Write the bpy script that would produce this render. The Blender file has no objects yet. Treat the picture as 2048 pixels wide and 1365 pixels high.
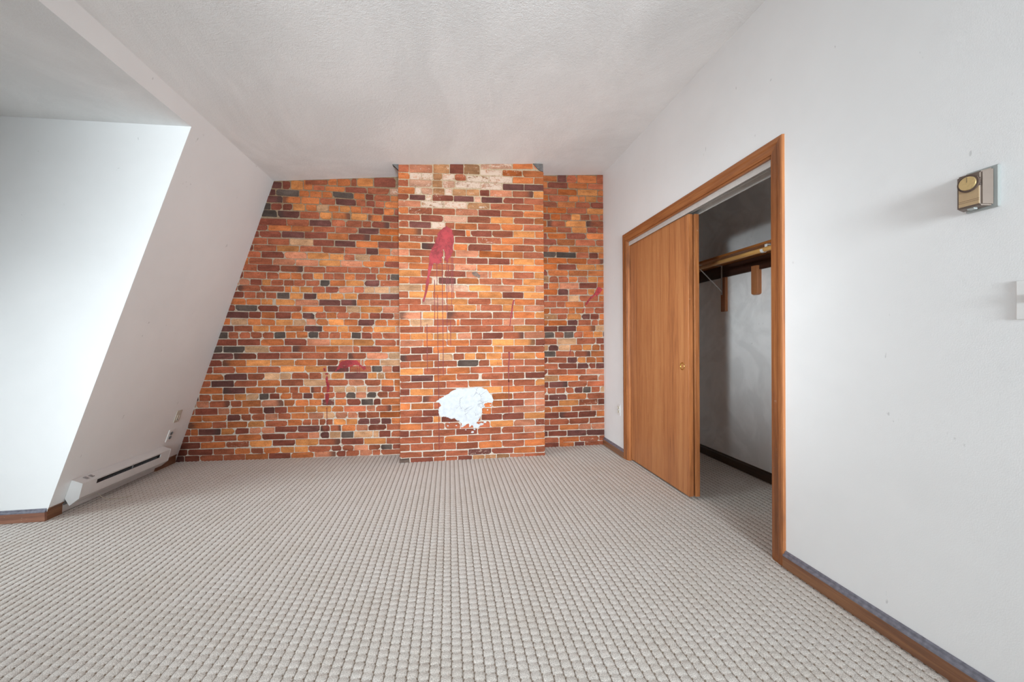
import bpy, bmesh, math, random
from mathutils import Vector, Matrix, noise
import numpy as np

# ------------------------------------------------------------------ camera, light, exposure
scene = bpy.context.scene
COL = scene.collection
FPX, YAW, PITCH, ROLL, CAMH = 796.0, 0.1563, -0.0040, -0.0066, 1.15
cam_data = bpy.data.cameras.new('camera')
cam = bpy.data.objects.new('camera', cam_data)
COL.objects.link(cam)
scene.camera = cam
cam_data.sensor_fit = 'HORIZONTAL'
cam_data.sensor_width = 36.0
cam_data.lens = FPX / 2048.0 * 36.0
cam_data.clip_start = 0.02
_r0 = Vector((math.cos(YAW), -math.sin(YAW), 0))
_f = Vector((math.sin(YAW) * math.cos(PITCH), math.cos(YAW) * math.cos(PITCH), math.sin(PITCH)))
_u0 = Vector((-math.sin(PITCH) * math.sin(YAW), -math.sin(PITCH) * math.cos(YAW), math.cos(PITCH)))
_R = math.cos(ROLL) * _r0 + math.sin(ROLL) * _u0
_U = -math.sin(ROLL) * _r0 + math.cos(ROLL) * _u0
_m = Matrix((( _R.x, _U.x, -_f.x, 0), (_R.y, _U.y, -_f.y, 0), (_R.z, _U.z, -_f.z, CAMH), (0, 0, 0, 1)))
cam.matrix_world = _m

world = bpy.data.worlds.new('daylight')
scene.world = world
world.use_nodes = True
world.node_tree.nodes['Background'].inputs[0].default_value = (0.80, 0.88, 1.0, 1)
world.node_tree.nodes['Background'].inputs[1].default_value = 0.15

def area(name, loc, direction, sx, sy, power, color=(1, 1, 1), spread=180):
    l = bpy.data.lights.new(name, 'AREA')
    l.shape = 'RECTANGLE'; l.size = sx; l.size_y = sy; l.energy = power; l.color = color; l.spread = math.radians(spread)
    o = bpy.data.objects.new(name, l); COL.objects.link(o)
    o.location = loc
    o.rotation_euler = Vector(direction).to_track_quat('-Z', 'Y').to_euler()
    return o
# dormer lamps: daylight of the left dormer window, split into aimed beams;
# rear lamps: fill added behind the camera to even out walls and ceiling
DAY = (0.862, 0.952, 1.0)
area('fill_rear_left', (-1.15, -4.86, 1.45), (0.15, 1, 0.05), 1.40, 1.55, 12, DAY, 40)
area('fill_rear_right', (0.65, -4.86, 1.45), (-0.07, 1, 0.05), 1.40, 1.55, 46, DAY, 38)
area('fill_rear_low_left', (-1.15, -4.84, 1.55), (0.05, 1, -0.20), 1.40, 1.50, 18, DAY, 40)
area('fill_rear_low_right', (0.65, -4.84, 1.55), (0.05, 1, -0.20), 1.40, 1.50, 18, DAY, 40)
area('skylight_dormer', (-4.92, 1.60, 1.50), (1, 0.35, -0.50), 1.25, 1.20, 13, DAY, 55)
area('daylight_dormer', (-4.90, 1.60, 1.50), (1, 0.34, -0.03), 1.25, 1.20, 3.0, DAY, 36)
area('dormer_across_fill', (-4.90, 1.45, 1.55), (1, -0.12, -0.05), 1.20, 1.20, 4.2, DAY, 50)  # extra beam from the same window, added to lift the right wall
area('closet_fill_beam', (-4.92, -3.20, 1.50), (1, 0.855, -0.03), 1.00, 1.20, 2.7, DAY, 10)  # narrow beam added to brighten the closet, from an unseen window

scene.view_settings.view_transform = 'Standard'
scene.view_settings.look = 'None'
scene.view_settings.gamma = 1.0
scene.view_settings.use_curve_mapping = False
scene.view_settings.exposure = 0.32
scene.cycles.max_bounces = 8
scene.cycles.diffuse_bounces = 6
scene.cycles.transparent_max_bounces = 6

# ------------------------------------------------------------------ room dimensions (metres)
B, C, W = 4.122, 3.840, 1.662          # brick wall, chimney front, right wall
L0, SL = -2.593, 0.3374                # sloping left wall: X = L0 + SL * Z
CA, CB = 2.8235, 0.0668                # ceiling: Z = CA + CB * X
DY, TOP = 3.004, 2.605                 # dormer cheek plane, dormer opening head
C0, C1 = -0.462, 0.930                 # chimney sides
BL = 4.253                             # brick wall at its left end
MS = (BL - B) / (C0 - L0)
def ywall(x): return B + MS * (C0 - x) if x < C0 else B
def zceil(x): return CA + CB * x
REAR = -5.0

# ------------------------------------------------------------------ helpers
def lin(rgb, k=1.0):
    r = []
    for c in rgb:
        c = c / 255.0
        r.append((c / 12.92 if c <= 0.04045 else ((c + 0.055) / 1.055) ** 2.4) * k)
    return tuple(r)

def mesh_obj(name, verts, faces, mat=None, parent=None, smooth=False, center=False):
    me = bpy.data.meshes.new(name)
    loc = Vector((0, 0, 0))
    if center:
        n = len(verts)
        loc = Vector((sum(v[0] for v in verts) / n, sum(v[1] for v in verts) / n, sum(v[2] for v in verts) / n))
        verts = [(v[0] - loc.x, v[1] - loc.y, v[2] - loc.z) for v in verts]
    me.from_pydata([tuple(v) for v in verts], [], faces)
    me.validate(); me.update()
    if mat: me.materials.append(mat)
    if smooth:
        for p in me.polygons: p.use_smooth = True
    o = bpy.data.objects.new(name, me); COL.objects.link(o)
    o.location = loc
    if parent:
        o.parent = parent
        o.location = loc - WLOC(parent)
    return o

def bm_obj(name, bm, mat=None, parent=None, smooth=False):
    bmesh.ops.recalc_face_normals(bm, faces=bm.faces[:])
    me = bpy.data.meshes.new(name); bm.to_mesh(me); bm.free()
    vs = me.vertices
    lo = Vector((min(v.co.x for v in vs), min(v.co.y for v in vs), min(v.co.z for v in vs)))
    hi = Vector((max(v.co.x for v in vs), max(v.co.y for v in vs), max(v.co.z for v in vs)))
    ctr = (lo + hi) / 2
    me.transform(Matrix.Translation(-ctr))
    if mat: me.materials.append(mat)
    if smooth:
        for p in me.polygons: p.use_smooth = True
    o = bpy.data.objects.new(name, me); COL.objects.link(o)
    o.location = ctr
    if parent:
        o.parent = parent
        o.location = ctr - WLOC(parent)
    return o
def WLOC(o):
    v = Vector(o.location)
    while o.parent: o = o.parent; v += Vector(o.location)
    return v

def box(bm, x0, x1, y0, y1, z0, z1, bevel=0.0, seg=1):
    vs = [bm.verts.new((x, y, z)) for x in (x0, x1) for y in (y0, y1) for z in (z0, z1)]
    fs = [(0, 1, 3, 2), (4, 6, 7, 5), (0, 4, 5, 1), (2, 3, 7, 6), (0, 2, 6, 4), (1, 5, 7, 3)]
    faces = [bm.faces.new([vs[i] for i in f]) for f in fs]
    if bevel > 0:
        es = set(e for f in faces for e in f.edges)
        bmesh.ops.bevel(bm, geom=list(es), offset=bevel, segments=seg, affect='EDGES', profile=0.5)
    return faces

def hexa(bm, p):
    """p: 8 points, bottom 4 then top 4 (same winding)"""
    v = [bm.verts.new(q) for q in p]
    for f in ((3, 2, 1, 0), (4, 5, 6, 7), (0, 1, 5, 4), (1, 2, 6, 5), (2, 3, 7, 6), (3, 0, 4, 7)):
        bm.faces.new([v[i] for i in f])
    return v

def extrude_poly(bm, pts, vec):
    """closed polygon pts (list of 3-vectors) swept along vec"""
    vec = Vector(vec)
    a = [bm.verts.new(p) for p in pts]
    b = [bm.verts.new(Vector(p) + vec) for p in pts]
    bm.faces.new(a); bm.faces.new(b[::-1])
    n = len(a)
    for i in range(n):
        bm.faces.new((a[i], b[i], b[(i + 1) % n], a[(i + 1) % n]))

def cyl(bm, p0, p1, r0, r1=None, n=20, caps=True):
    p0, p1 = Vector(p0), Vector(p1); r1 = r0 if r1 is None else r1
    d = (p1 - p0).normalized(); a = d.orthogonal().normalized(); b = d.cross(a)
    A = [bm.verts.new(p0 + (a * math.cos(t) + b * math.sin(t)) * r0) for t in [2 * math.pi * i / n for i in range(n)]]
    Bv = [bm.verts.new(p1 + (a * math.cos(t) + b * math.sin(t)) * r1) for t in [2 * math.pi * i / n for i in range(n)]]
    for i in range(n): bm.faces.new((A[i], A[(i + 1) % n], Bv[(i + 1) % n], Bv[i]))
    if caps: bm.faces.new(A[::-1]); bm.faces.new(Bv)

def empty(name, loc, label=None, cat=None, group=None):
    o = bpy.data.objects.new(name, None); COL.objects.link(o); o.location = loc
    o.empty_display_size = 0.05
    tag(o, label, cat, group)
    return o
def tag(o, label=None, cat=None, group=None, kind=None):
    if label: o['label'] = label
    if cat: o['category'] = cat
    if group: o['group'] = group
    if kind: o['kind'] = kind
    return o
def struct(o, label, cat):
    return tag(o, label, cat, None, 'structure')

# ------------------------------------------------------------------ materials
class NT:
    def __init__(s, name):
        s.m = bpy.data.materials.new(name); s.m.use_nodes = True
        s.t = s.m.node_tree; s.b = s.t.nodes['Principled BSDF']
    def n(s, typ, **kw):
        nd = s.t.nodes.new(typ)
        for k, v in kw.items(): setattr(nd, k, v)
        return nd
    def link(s, a, b): s.t.links.new(a, b)
    def pos(s): return s.n('ShaderNodeNewGeometry').outputs['Position']
    def mapv(s, v, scale=(1, 1, 1), loc=(0, 0, 0)):
        m = s.n('ShaderNodeMapping'); s.link(v, m.inputs['Vector'])
        m.inputs['Scale'].default_value = scale; m.inputs['Location'].default_value = loc
        return m.outputs[0]
    def noise(s, v, scale=5, detail=3, rough=0.5, dist=0.0):
        nd = s.n('ShaderNodeTexNoise'); s.link(v, nd.inputs['Vector'])
        nd.inputs['Scale'].default_value = scale; nd.inputs['Detail'].default_value = detail
        nd.inputs['Roughness'].default_value = rough; nd.inputs['Distortion'].default_value = dist
        return nd.outputs['Fac']
    def rng(s, v, a, b, c=0.0, d=1.0, smooth=False):
        r = s.n('ShaderNodeMapRange'); s.link(v, r.inputs['Value'])
        if smooth: r.interpolation_type = 'SMOOTHSTEP'
        r.inputs['From Min'].default_value = a; r.inputs['From Max'].default_value = b
        r.inputs['To Min'].default_value = c; r.inputs['To Max'].default_value = d
        return r.outputs['Result']
    def math(s, op, a, b=None, c=None):
        m = s.n('ShaderNodeMath', operation=op)
        for i, x in enumerate((a, b, c)):
            if x is None: continue
            if isinstance(x, (int, float)): m.inputs[i].default_value = x
            else: s.link(x, m.inputs[i])
        return m.outputs[0]
    def mix(s, fac, a, b, mode='MIX'):
        m = s.n('ShaderNodeMix', data_type='RGBA', blend_type=mode)
        for sock, x in ((m.inputs[0], fac), (m.inputs[6], a), (m.inputs[7], b)):
            if isinstance(x, (int, float)): sock.default_value = x
            elif isinstance(x, tuple): sock.default_value = (x[0], x[1], x[2], 1)
            else: s.link(x, sock)
        return m.outputs[2]
    def bump(s, h, strength=0.2, dist=0.01):
        b = s.n('ShaderNodeBump'); s.link(h, b.inputs['Height'])
        b.inputs['Strength'].default_value = strength; b.inputs['Distance'].default_value = dist
        s.link(b.outputs[0], s.b.inputs['Normal'])
    def sep(s, v):
        x = s.n('ShaderNodeSeparateXYZ'); s.link(v, x.inputs[0]); return x.outputs
    def out(s, color=None, rough=None, metal=None, spec=None):
        for nm, x in (('Base Color', color), ('Roughness', rough), ('Metallic', metal), ('Specular IOR Level', spec)):
            if x is None: continue
            if isinstance(x, tuple): s.b.inputs[nm].default_value = (x[0], x[1], x[2], 1)
            elif isinstance(x, (int, float)): s.b.inputs[nm].default_value = x
            else: s.link(x, s.b.inputs[nm])
        return s.m

def plain(name, col, rough=0.5, metal=0.0, spec=0.5, var=0.06, scale=30):
    n = NT(name); p = n.pos()
    f = n.noise(p, scale, 3)
    c = n.mix(n.rng(f, 0.3, 0.7), tuple(x * (1 - var) for x in col), tuple(min(1, x * (1 + var)) for x in col))
    return n.out(c, rough, metal, spec)

def m_paint(name, col, rough=0.55, mott=0.03, mscale=1.4, grain=0.012, swirl=False):
    n = NT(name); p = n.pos()
    big = n.noise(p, mscale, 4, 0.6, 1.6 if swirl else 0.2)
    c = n.mix(n.rng(big, 0.32, 0.68), tuple(x * (1 - mott) for x in col), tuple(min(0.95, x * (1 + mott)) for x in col))
    if swirl:
        sw = n.noise(n.mapv(p, (1, 1.0, 1.0)), 2.4, 4, 0.55, 2.2)
        c = n.mix(n.rng(sw, 0.42, 0.58, 0, 0.5), c, tuple(x * 0.80 for x in col))
    # sparse scuff specks
    sp = n.noise(p, 9.0, 2, 0.4)
    sp2 = n.noise(n.mapv(p, (60, 60, 25)), 1.0, 1, 0.3)
    msk = n.math('MULTIPLY', n.rng(sp, 0.70, 0.72), n.rng(sp2, 0.66, 0.70))
    c = n.mix(n.math('MULTIPLY', msk, 0.5), c, tuple(x * 0.55 for x in col))
    fine = n.noise(p, 260, 2)
    n.bump(fine, 0.10, grain * 0.2)
    return n.out(c, rough, 0, 0.3)

def m_ceiling(name, col, streak_col):
    n = NT(name); p = n.pos()
    st = n.noise(p, 150, 3, 0.65)
    st2 = n.noise(p, 55, 3, 0.6)
    h = n.math('ADD', n.math('MULTIPLY', st, 0.6), n.math('MULTIPLY', st2, 0.5))
    n.bump(h, 0.55, 0.006)
    streaks = n.noise(n.mapv(p, (0.9, 0.55, 1)), 1.6, 6, 0.62, 0.9)  # cloudy darker streaks mixed into the ceiling colour
    c = n.mix(n.rng(streaks, 0.36, 0.66), streak_col, col)
    g = n.rng(st, 0.35, 0.52, 0.90, 1.0)
    c = n.mix(1.0, c, n.mix(g, (0.9, 0.9, 0.9), (1, 1, 1)), 'MULTIPLY')
    return n.out(c, 0.9, 0, 0.1)

def m_wood(name, c_lo, c_mid, c_hi, axis='z', scale=1.0, rough=0.32, spec=0.5, worn=0.0, knots=False):
    n = NT(name); p = n.pos()
    st = {'z': (26, 26, 1.3), 'y': (26, 1.3, 26), 'x': (1.3, 26, 26)}[axis]
    st = tuple(x * scale for x in st)
    g1 = n.noise(n.mapv(p, st), 1.0, 5, 0.6, 0.6)
    st2 = tuple(x * 6 for x in st)
    g2 = n.noise(n.mapv(p, st2, (3, 1, 7)), 1.0, 3, 0.6)
    big = n.noise(n.mapv(p, tuple(x * 0.16 for x in st)), 1.0, 3, 0.55)
    f = n.math('ADD', n.math('MULTIPLY', g1, 0.5), n.math('ADD', n.math('MULTIPLY', g2, 0.22), n.math('MULTIPLY', big, 0.38)))
    r = n.n('ShaderNodeValToRGB'); n.link(f, r.inputs[0])
    e = r.color_ramp.elements
    e[0].position = 0.38; e[0].color = (*c_lo, 1); e[1].position = 0.72; e[1].color = (*c_hi, 1)
    m = e.new(0.54); m.color = (*c_mid, 1)
    c = r.outputs[0]
    if knots:
        v = n.n('ShaderNodeTexVoronoi'); n.link(n.mapv(p, {'y': (9, 2.3, 9), 'x': (2.3, 9, 9), 'z': (9, 9, 2.3)}[axis]), v.inputs['Vector'])
        v.inputs['Scale'].default_value = 1.0
        c = n.mix(n.rng(v.outputs['Distance'], 0.10, 0.22, 0.8, 0.0, True), c, tuple(x * 0.25 for x in c_lo))
    if worn > 0:
        w = n.noise(p, 38, 4, 0.7)
        w2 = n.noise(p, 3.0, 2, 0.5)
        msk = n.math('MULTIPLY', n.rng(w, 0.66, 0.70), n.rng(w2, 0.45, 0.6))
        c = n.mix(n.math('MULTIPLY', msk, worn), c, lin((205, 190, 175)))
    n.bump(g2, 0.05, 0.002)
    rr = n.rng(big, 0.3, 0.7, rough * 0.85, rough * 1.2)
    return n.out(c, rr, 0, spec)

BK = 0.52
def m_brick():
    n = NT('old_fired_brick'); p = n.pos()
    col = n.n('ShaderNodeAttribute', attribute_name='Col').outputs['Color']
    fx = n.n('ShaderNodeAttribute', attribute_name='Fx').outputs['Color']
    fxs = n.n('ShaderNodeSeparateColor'); n.link(fx, fxs.inputs[0])
    uv = n.n('ShaderNodeUVMap', uv_map='UV')
    u = n.sep(uv.outputs[0])[0]
    n1 = n.noise(n.mapv(p, (9, 9, 22)), 1.0, 4, 0.6)
    n2 = n.noise(p, 120, 3, 0.6)
    n3 = n.noise(n.mapv(p, (14, 14, 30)), 1.0, 5, 0.7, 0.8)
    c = n.mix(1.0, col, n.mix(n.rng(n1, 0.3, 0.7), (0.70, 0.68, 0.66), (1.24, 1.24, 1.24)), 'MULTIPLY')
    c = n.mix(1.0, c, n.mix(n.rng(n2, 0.3, 0.7), (0.78, 0.78, 0.78), (1.18, 1.18, 1.18)), 'MULTIPLY')
    # kiln-darkened ends
    uw = n.math('ADD', u, n.math('MULTIPLY', n.math('SUBTRACT', n1, 0.5), 0.35))
    dl = n.math('MULTIPLY', n.rng(uw, 0.12, 0.42, 1, 0, True), fxs.outputs[0])
    dr = n.math('MULTIPLY', n.rng(uw, 0.58, 0.88, 0, 1, True), fxs.outputs[1])
    c = n.mix(n.math('MULTIPLY', n.math('MAXIMUM', dl, dr), 0.72), c, lin((78, 60, 54), BK))
    # pits
    c = n.mix(n.rng(n2, 0.25, 0.32, 0.6, 0), c, lin((70, 40, 30)))
    pit = n.noise(p, 95, 1, 0.4)
    c = n.mix(n.rng(pit, 0.71, 0.75, 0, 0.6), c, lin((60, 36, 30)))
    # white salts and old plaster left on the face
    e = fxs.outputs[2]
    n4 = n.noise(n.mapv(p, (1, 1, 1)), 70, 5, 0.75)
    ef = n.math('ADD', n.math('MULTIPLY', n3, 0.75), n.math('MULTIPLY', n4, 0.45))
    th = n.math('SUBTRACT', 0.86, n.math('MULTIPLY', e, 0.36))
    msk = n.rng(n.math('SUBTRACT', ef, th), 0.0, 0.10)
    msk = n.math('MULTIPLY', msk, n.math('MINIMUM', n.math('MULTIPLY', e, 4.0), 0.9))
    c = n.mix(msk, c, lin((214, 188, 168), 0.62))
    rust = n.math('MULTIPLY', n.rng(n4, 0.40, 0.34, 0, 0.8), n.math('MINIMUM', n.math('MULTIPLY', e, 1.4), 0.9))
    c = n.mix(rust, c, lin((120, 62, 26)))
    h = n.math('ADD', n.math('MULTIPLY', n2, 0.5), n.math('MULTIPLY', n3, 0.6))
    n.bump(h, 0.30, 0.004)
    return n.out(c, 0.88, 0, 0.2)

def m_mortar(name, lo, hi):
    n = NT(name); p = n.pos()
    n1 = n.noise(p, 60, 4, 0.65); n2 = n.noise(p, 7, 3, 0.5); n3 = n.noise(p, 170, 2)
    z = n.sep(p)[2]
    zz = n.math('ADD', z, n.math('MULTIPLY', n.math('SUBTRACT', n2, 0.5), 1.2))
    c = n.mix(n.rng(zz, 0.6, 2.5), lo, hi)
    c = n.mix(1.0, c, n.mix(n.rng(n1, 0.3, 0.7), (0.78, 0.76, 0.74), (1.08, 1.08, 1.08)), 'MULTIPLY')
    c = n.mix(n.rng(n1, 0.36, 0.28, 0, 0.85), c, lin((92, 72, 58)))
    n.bump(n.math('ADD', n1, n.math('MULTIPLY', n3, 0.4)), 0.6, 0.006)
    return n.out(c, 0.95, 0, 0.1)

RP, RQ = 0.0382, 0.0360
def m_carpet():
    n = NT('ribbed_carpet'); p = n.pos()
    x, y, z = n.sep(p)
    xi = n.math('DIVIDE', x, RP)
    cell = n.math('FLOOR', xi)
    fx = n.math('FRACT', xi)
    gx = n.math('MINIMUM', fx, n.math('SUBTRACT', 1.0, fx))
    w1 = n.noise(p, 45, 2, 0.5)
    gxw = n.math('ADD', gx, n.math('MULTIPLY', n.math('SUBTRACT', w1, 0.5), 0.035))
    yi = n.math('ADD', n.math('DIVIDE', y, RQ), n.math('MULTIPLY', cell, 0.37))
    fy = n.math('FRACT', yi)
    gy = n.math('MINIMUM', fy, n.math('SUBTRACT', 1.0, fy))
    line = n.rng(gxw, 0.022, 0.060, 1, 0, True)
    dotx = n.rng(gx, 0.07, 0.19, 1, 0, True)
    doty = n.rng(gy, 0.06, 0.17, 1, 0, True)
    dot = n.math('MULTIPLY', dotx, doty)
    patch = n.noise(p, 4.0, 3, 0.6)
    cross = n.math('MULTIPLY', n.rng(gy, 0.02, 0.07, 0.6, 0, True), n.rng(patch, 0.52, 0.66))
    dark = n.math('MAXIMUM', n.math('MULTIPLY', line, 0.80), n.math('MAXIMUM', dot, n.math('MULTIPLY', cross, 0.5)))
    f1 = n.noise(p, 330, 2, 0.6); f2 = n.noise(p, 900, 1)
    c = n.mix(n.rng(f1, 0.36, 0.64), CARP0, CARP1)
    c = n.mix(1.0, c, n.mix(n.rng(patch, 0.3, 0.7), (0.955, 0.94, 0.925), (1.02, 1.02, 1.03)), 'MULTIPLY')
    st = n.noise(p, 2.3, 4, 0.6)
    c = n.mix(n.rng(st, 0.68, 0.78, 0, 0.30), c, lin((150, 118, 96)))
    c = n.mix(n.math('MULTIPLY', dark, 0.85), c, CARPD)
    h = n.math('ADD', n.math('MULTIPLY', f1, 1.0), n.math('MULTIPLY', f2, 0.4))
    n.bump(h, 0.55, 0.004)
    return n.out(c, 0.95, 0, 0.1)
CARP0 = lin((169, 164, 158), 1.17); CARP1 = lin((219, 214, 208), 1.17); CARPD = lin((122, 102, 82))

WHITE = (0.852, 0.86, 0.863)
M = {}
M['wall'] = m_paint('white_wall_paint', WHITE)
M['closet'] = m_paint('brushed_closet_paint', (0.92, 0.92, 0.91), 0.5, 0.04, 2.2, 0.02, True)
M['ceil'] = m_ceiling('stippled_ceiling', (0.915, 0.925, 0.925), (0.79, 0.80, 0.80))
M['brick'] = m_brick(); M['mortar'] = m_mortar('lime_mortar', lin((216, 200, 184), 0.60), lin((158, 130, 104), 0.55)); M['mortar_chimney'] = m_mortar('chimney_lime_mortar', lin((216, 202, 188), 0.60), lin((200, 174, 144), 0.58)); M['carpet'] = m_carpet()
M['door'] = m_wood('lauan_door_veneer', lin((134, 82, 52)), lin((176, 114, 70)), lin((196, 138, 88)), 'z', 1.0, 0.40, 0.45, 0.35)
M['casing'] = m_wood('stained_casing_wood', lin((98, 56, 30)), lin((148, 90, 50)), lin((180, 118, 68)), 'z', 1.3, 0.35, 0.5, 0.25)
M['casing_y'] = m_wood('stained_header_wood', lin((98, 56, 30)), lin((148, 90, 50)), lin((180, 118, 68)), 'y', 1.3, 0.35, 0.5, 0.2)
M['base_y'] = m_wood('worn_pine_baseboard', lin((84, 54, 40)), lin((124, 82, 56)), lin((158, 112, 74)), 'y', 1.2, 0.30, 0.7, 0.5, True)
M['base_x'] = m_wood('worn_pine_baseboard_cheek', lin((96, 60, 46)), lin((140, 94, 74)), lin((170, 124, 98)), 'x', 1.2, 0.30, 0.7, 0.5)
M['base_dark'] = m_wood('dark_closet_baseboard', lin((44, 32, 24)), lin((64, 46, 34)), lin((86, 64, 48)), 'y', 1.2, 0.4, 0.5, 0.1)
M['cap'] = plain('sky_sheen_baseboard_top', lin((112, 112, 124)), 0.22, 0.0, 0.9, 0.25, 60)  # bluish sky reflection put into the moulding colour
M['shelf'] = m_wood('closet_shelf_wood', lin((120, 70, 34)), lin((168, 104, 52)), lin((196, 134, 76)), 'y', 1.2, 0.4, 0.4)
M['rod'] = m_wood('closet_rod_wood', lin((176, 122, 62)), lin((206, 152, 86)), lin((224, 176, 110)), 'y', 1.5, 0.35, 0.5)
M['cleat'] = m_wood('dark_cleat_wood', lin((40, 24, 18)), lin((60, 36, 28)), lin((80, 50, 38)), 'y', 1.2, 0.45, 0.4)
M['block'] = m_wood('cleat_block_wood', lin((128, 76, 46)), lin((168, 108, 68)), lin((190, 130, 86)), 'z', 1.5, 0.45, 0.4)
M['white_metal'] = plain('white_enamel_metal', (0.74, 0.74, 0.74), 0.35, 0.0, 0.5, 0.02)
M['white_plastic'] = plain('white_plastic', (0.82, 0.82, 0.81), 0.35, 0, 0.5, 0.02)
M['heater'] = plain('heater_enamel', (0.73, 0.73, 0.73), 0.35, 0, 0.5, 0.03, 8)
M['beige'] = plain('beige_plastic', lin((196, 188, 174)), 0.45, 0, 0.4, 0.04)
M['dark'] = plain('dark_void', (0.03, 0.03, 0.03), 0.8, 0, 0.1)
M['grey'] = plain('grey_plastic', (0.22, 0.22, 0.22), 0.5, 0, 0.4)
M['fin'] = plain('heater_fin_metal', (0.30, 0.30, 0.31), 0.4, 0.6, 0.5, 0.1)
M['track'] = plain('painted_track_metal', (0.62, 0.62, 0.60), 0.35, 0.2, 0.5, 0.06, 20)
M['bracket'] = plain('zinc_bracket_metal', (0.66, 0.66, 0.66), 0.32, 0.5, 0.5, 0.05)
M['brass'] = plain('polished_brass', lin((214, 176, 92)), 0.22, 1.0, 0.5, 0.05)
M['gold'] = plain('brushed_gold_dial', lin((222, 196, 142)), 0.30, 0.7, 0.5, 0.08, 120)
M['taupe'] = plain('taupe_thermostat_case', lin((116, 102, 92)), 0.35, 0.15, 0.5, 0.04)
M['tan_face'] = plain('champagne_face_plate', lin((190, 164, 128)), 0.36, 0.25, 0.5, 0.04)
M['brown'] = plain('dark_brown_ring', lin((92, 76, 68)), 0.25, 0.2, 0.6, 0.05)
M['clear'] = plain('translucent_back_plate', lin((158, 162, 160)), 0.2, 0.0, 0.5, 0.03)
M['ink'] = plain('grey_print', (0.20, 0.20, 0.21), 0.6, 0, 0.3)
M['flap'] = plain('grey_torn_plaster', lin((112, 106, 104), .6), 0.8, 0, 0.2, 0.25, 40)
M['wire'] = plain('beige_wire_sheath', lin((170, 158, 140)), 0.5, 0, 0.4)
def m_plaster():
    n = NT('cracked_white_plaster'); p = n.pos()
    v = n.n('ShaderNodeTexVoronoi', feature='DISTANCE_TO_EDGE')
    w = n.noise(p, 18, 3, 0.6)
    mx = n.n('ShaderNodeVectorMath', operation='ADD'); n.link(p, mx.inputs[0])
    cv = n.n('ShaderNodeCombineXYZ'); n.link(n.math('MULTIPLY', w, 0.12), cv.inputs[0]); n.link(n.math('MULTIPLY', w, 0.10), cv.inputs[2])
    n.link(cv.outputs[0], mx.inputs[1]); n.link(mx.outputs[0], v.inputs['Vector']); v.inputs['Scale'].default_value = 9
    cr = n.rng(v.outputs['Distance'], 0.0, 0.035, 1, 0)
    keep = n.rng(n.noise(p, 9, 2), 0.46, 0.6)
    c = n.mix(n.rng(n.noise(p, 30, 3), 0.3, 0.7), (0.34, 0.35, 0.362), (0.41, 0.418, 0.428))
    c = n.mix(n.math('MULTIPLY', n.math('MULTIPLY', cr, keep), 0.75), c, (0.17, 0.17, 0.18))
    n.bump(n.noise(p, 45, 4, 0.6), 0.5, 0.006)
    return n.out(c, 0.85, 0, 0.2)
M['plaster'] = m_plaster()
def m_redpaint(name, col, cover):
    n = NT(name); p = n.pos()
    f = n.noise(p, 34, 4, 0.6); g = n.noise(p, 9, 3, 0.6)
    a = n.math('ADD', n.math('MULTIPLY', f, 0.6), n.math('MULTIPLY', g, 0.5))
    al = n.rng(a, 0.36 - cover * 0.2, 0.66 - cover * 0.2, 0.20, 0.92)
    c = n.mix(n.rng(g, 0.3, 0.7), tuple(x * 0.8 for x in col), tuple(x * 1.2 for x in col))
    n.out(c, 0.6, 0, 0.3)
    n.link(al, n.b.inputs['Alpha'])
    return n.m
M['red'] = m_redpaint('dried_red_paint', lin((184, 48, 54), .50), 0.30)
M['drip'] = m_redpaint('dark_red_drip_paint', lin((138, 44, 44), .6), 0.45)
M['soot'] = m_redpaint('soot_smear', lin((96, 74, 62)), 0.1)
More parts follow.
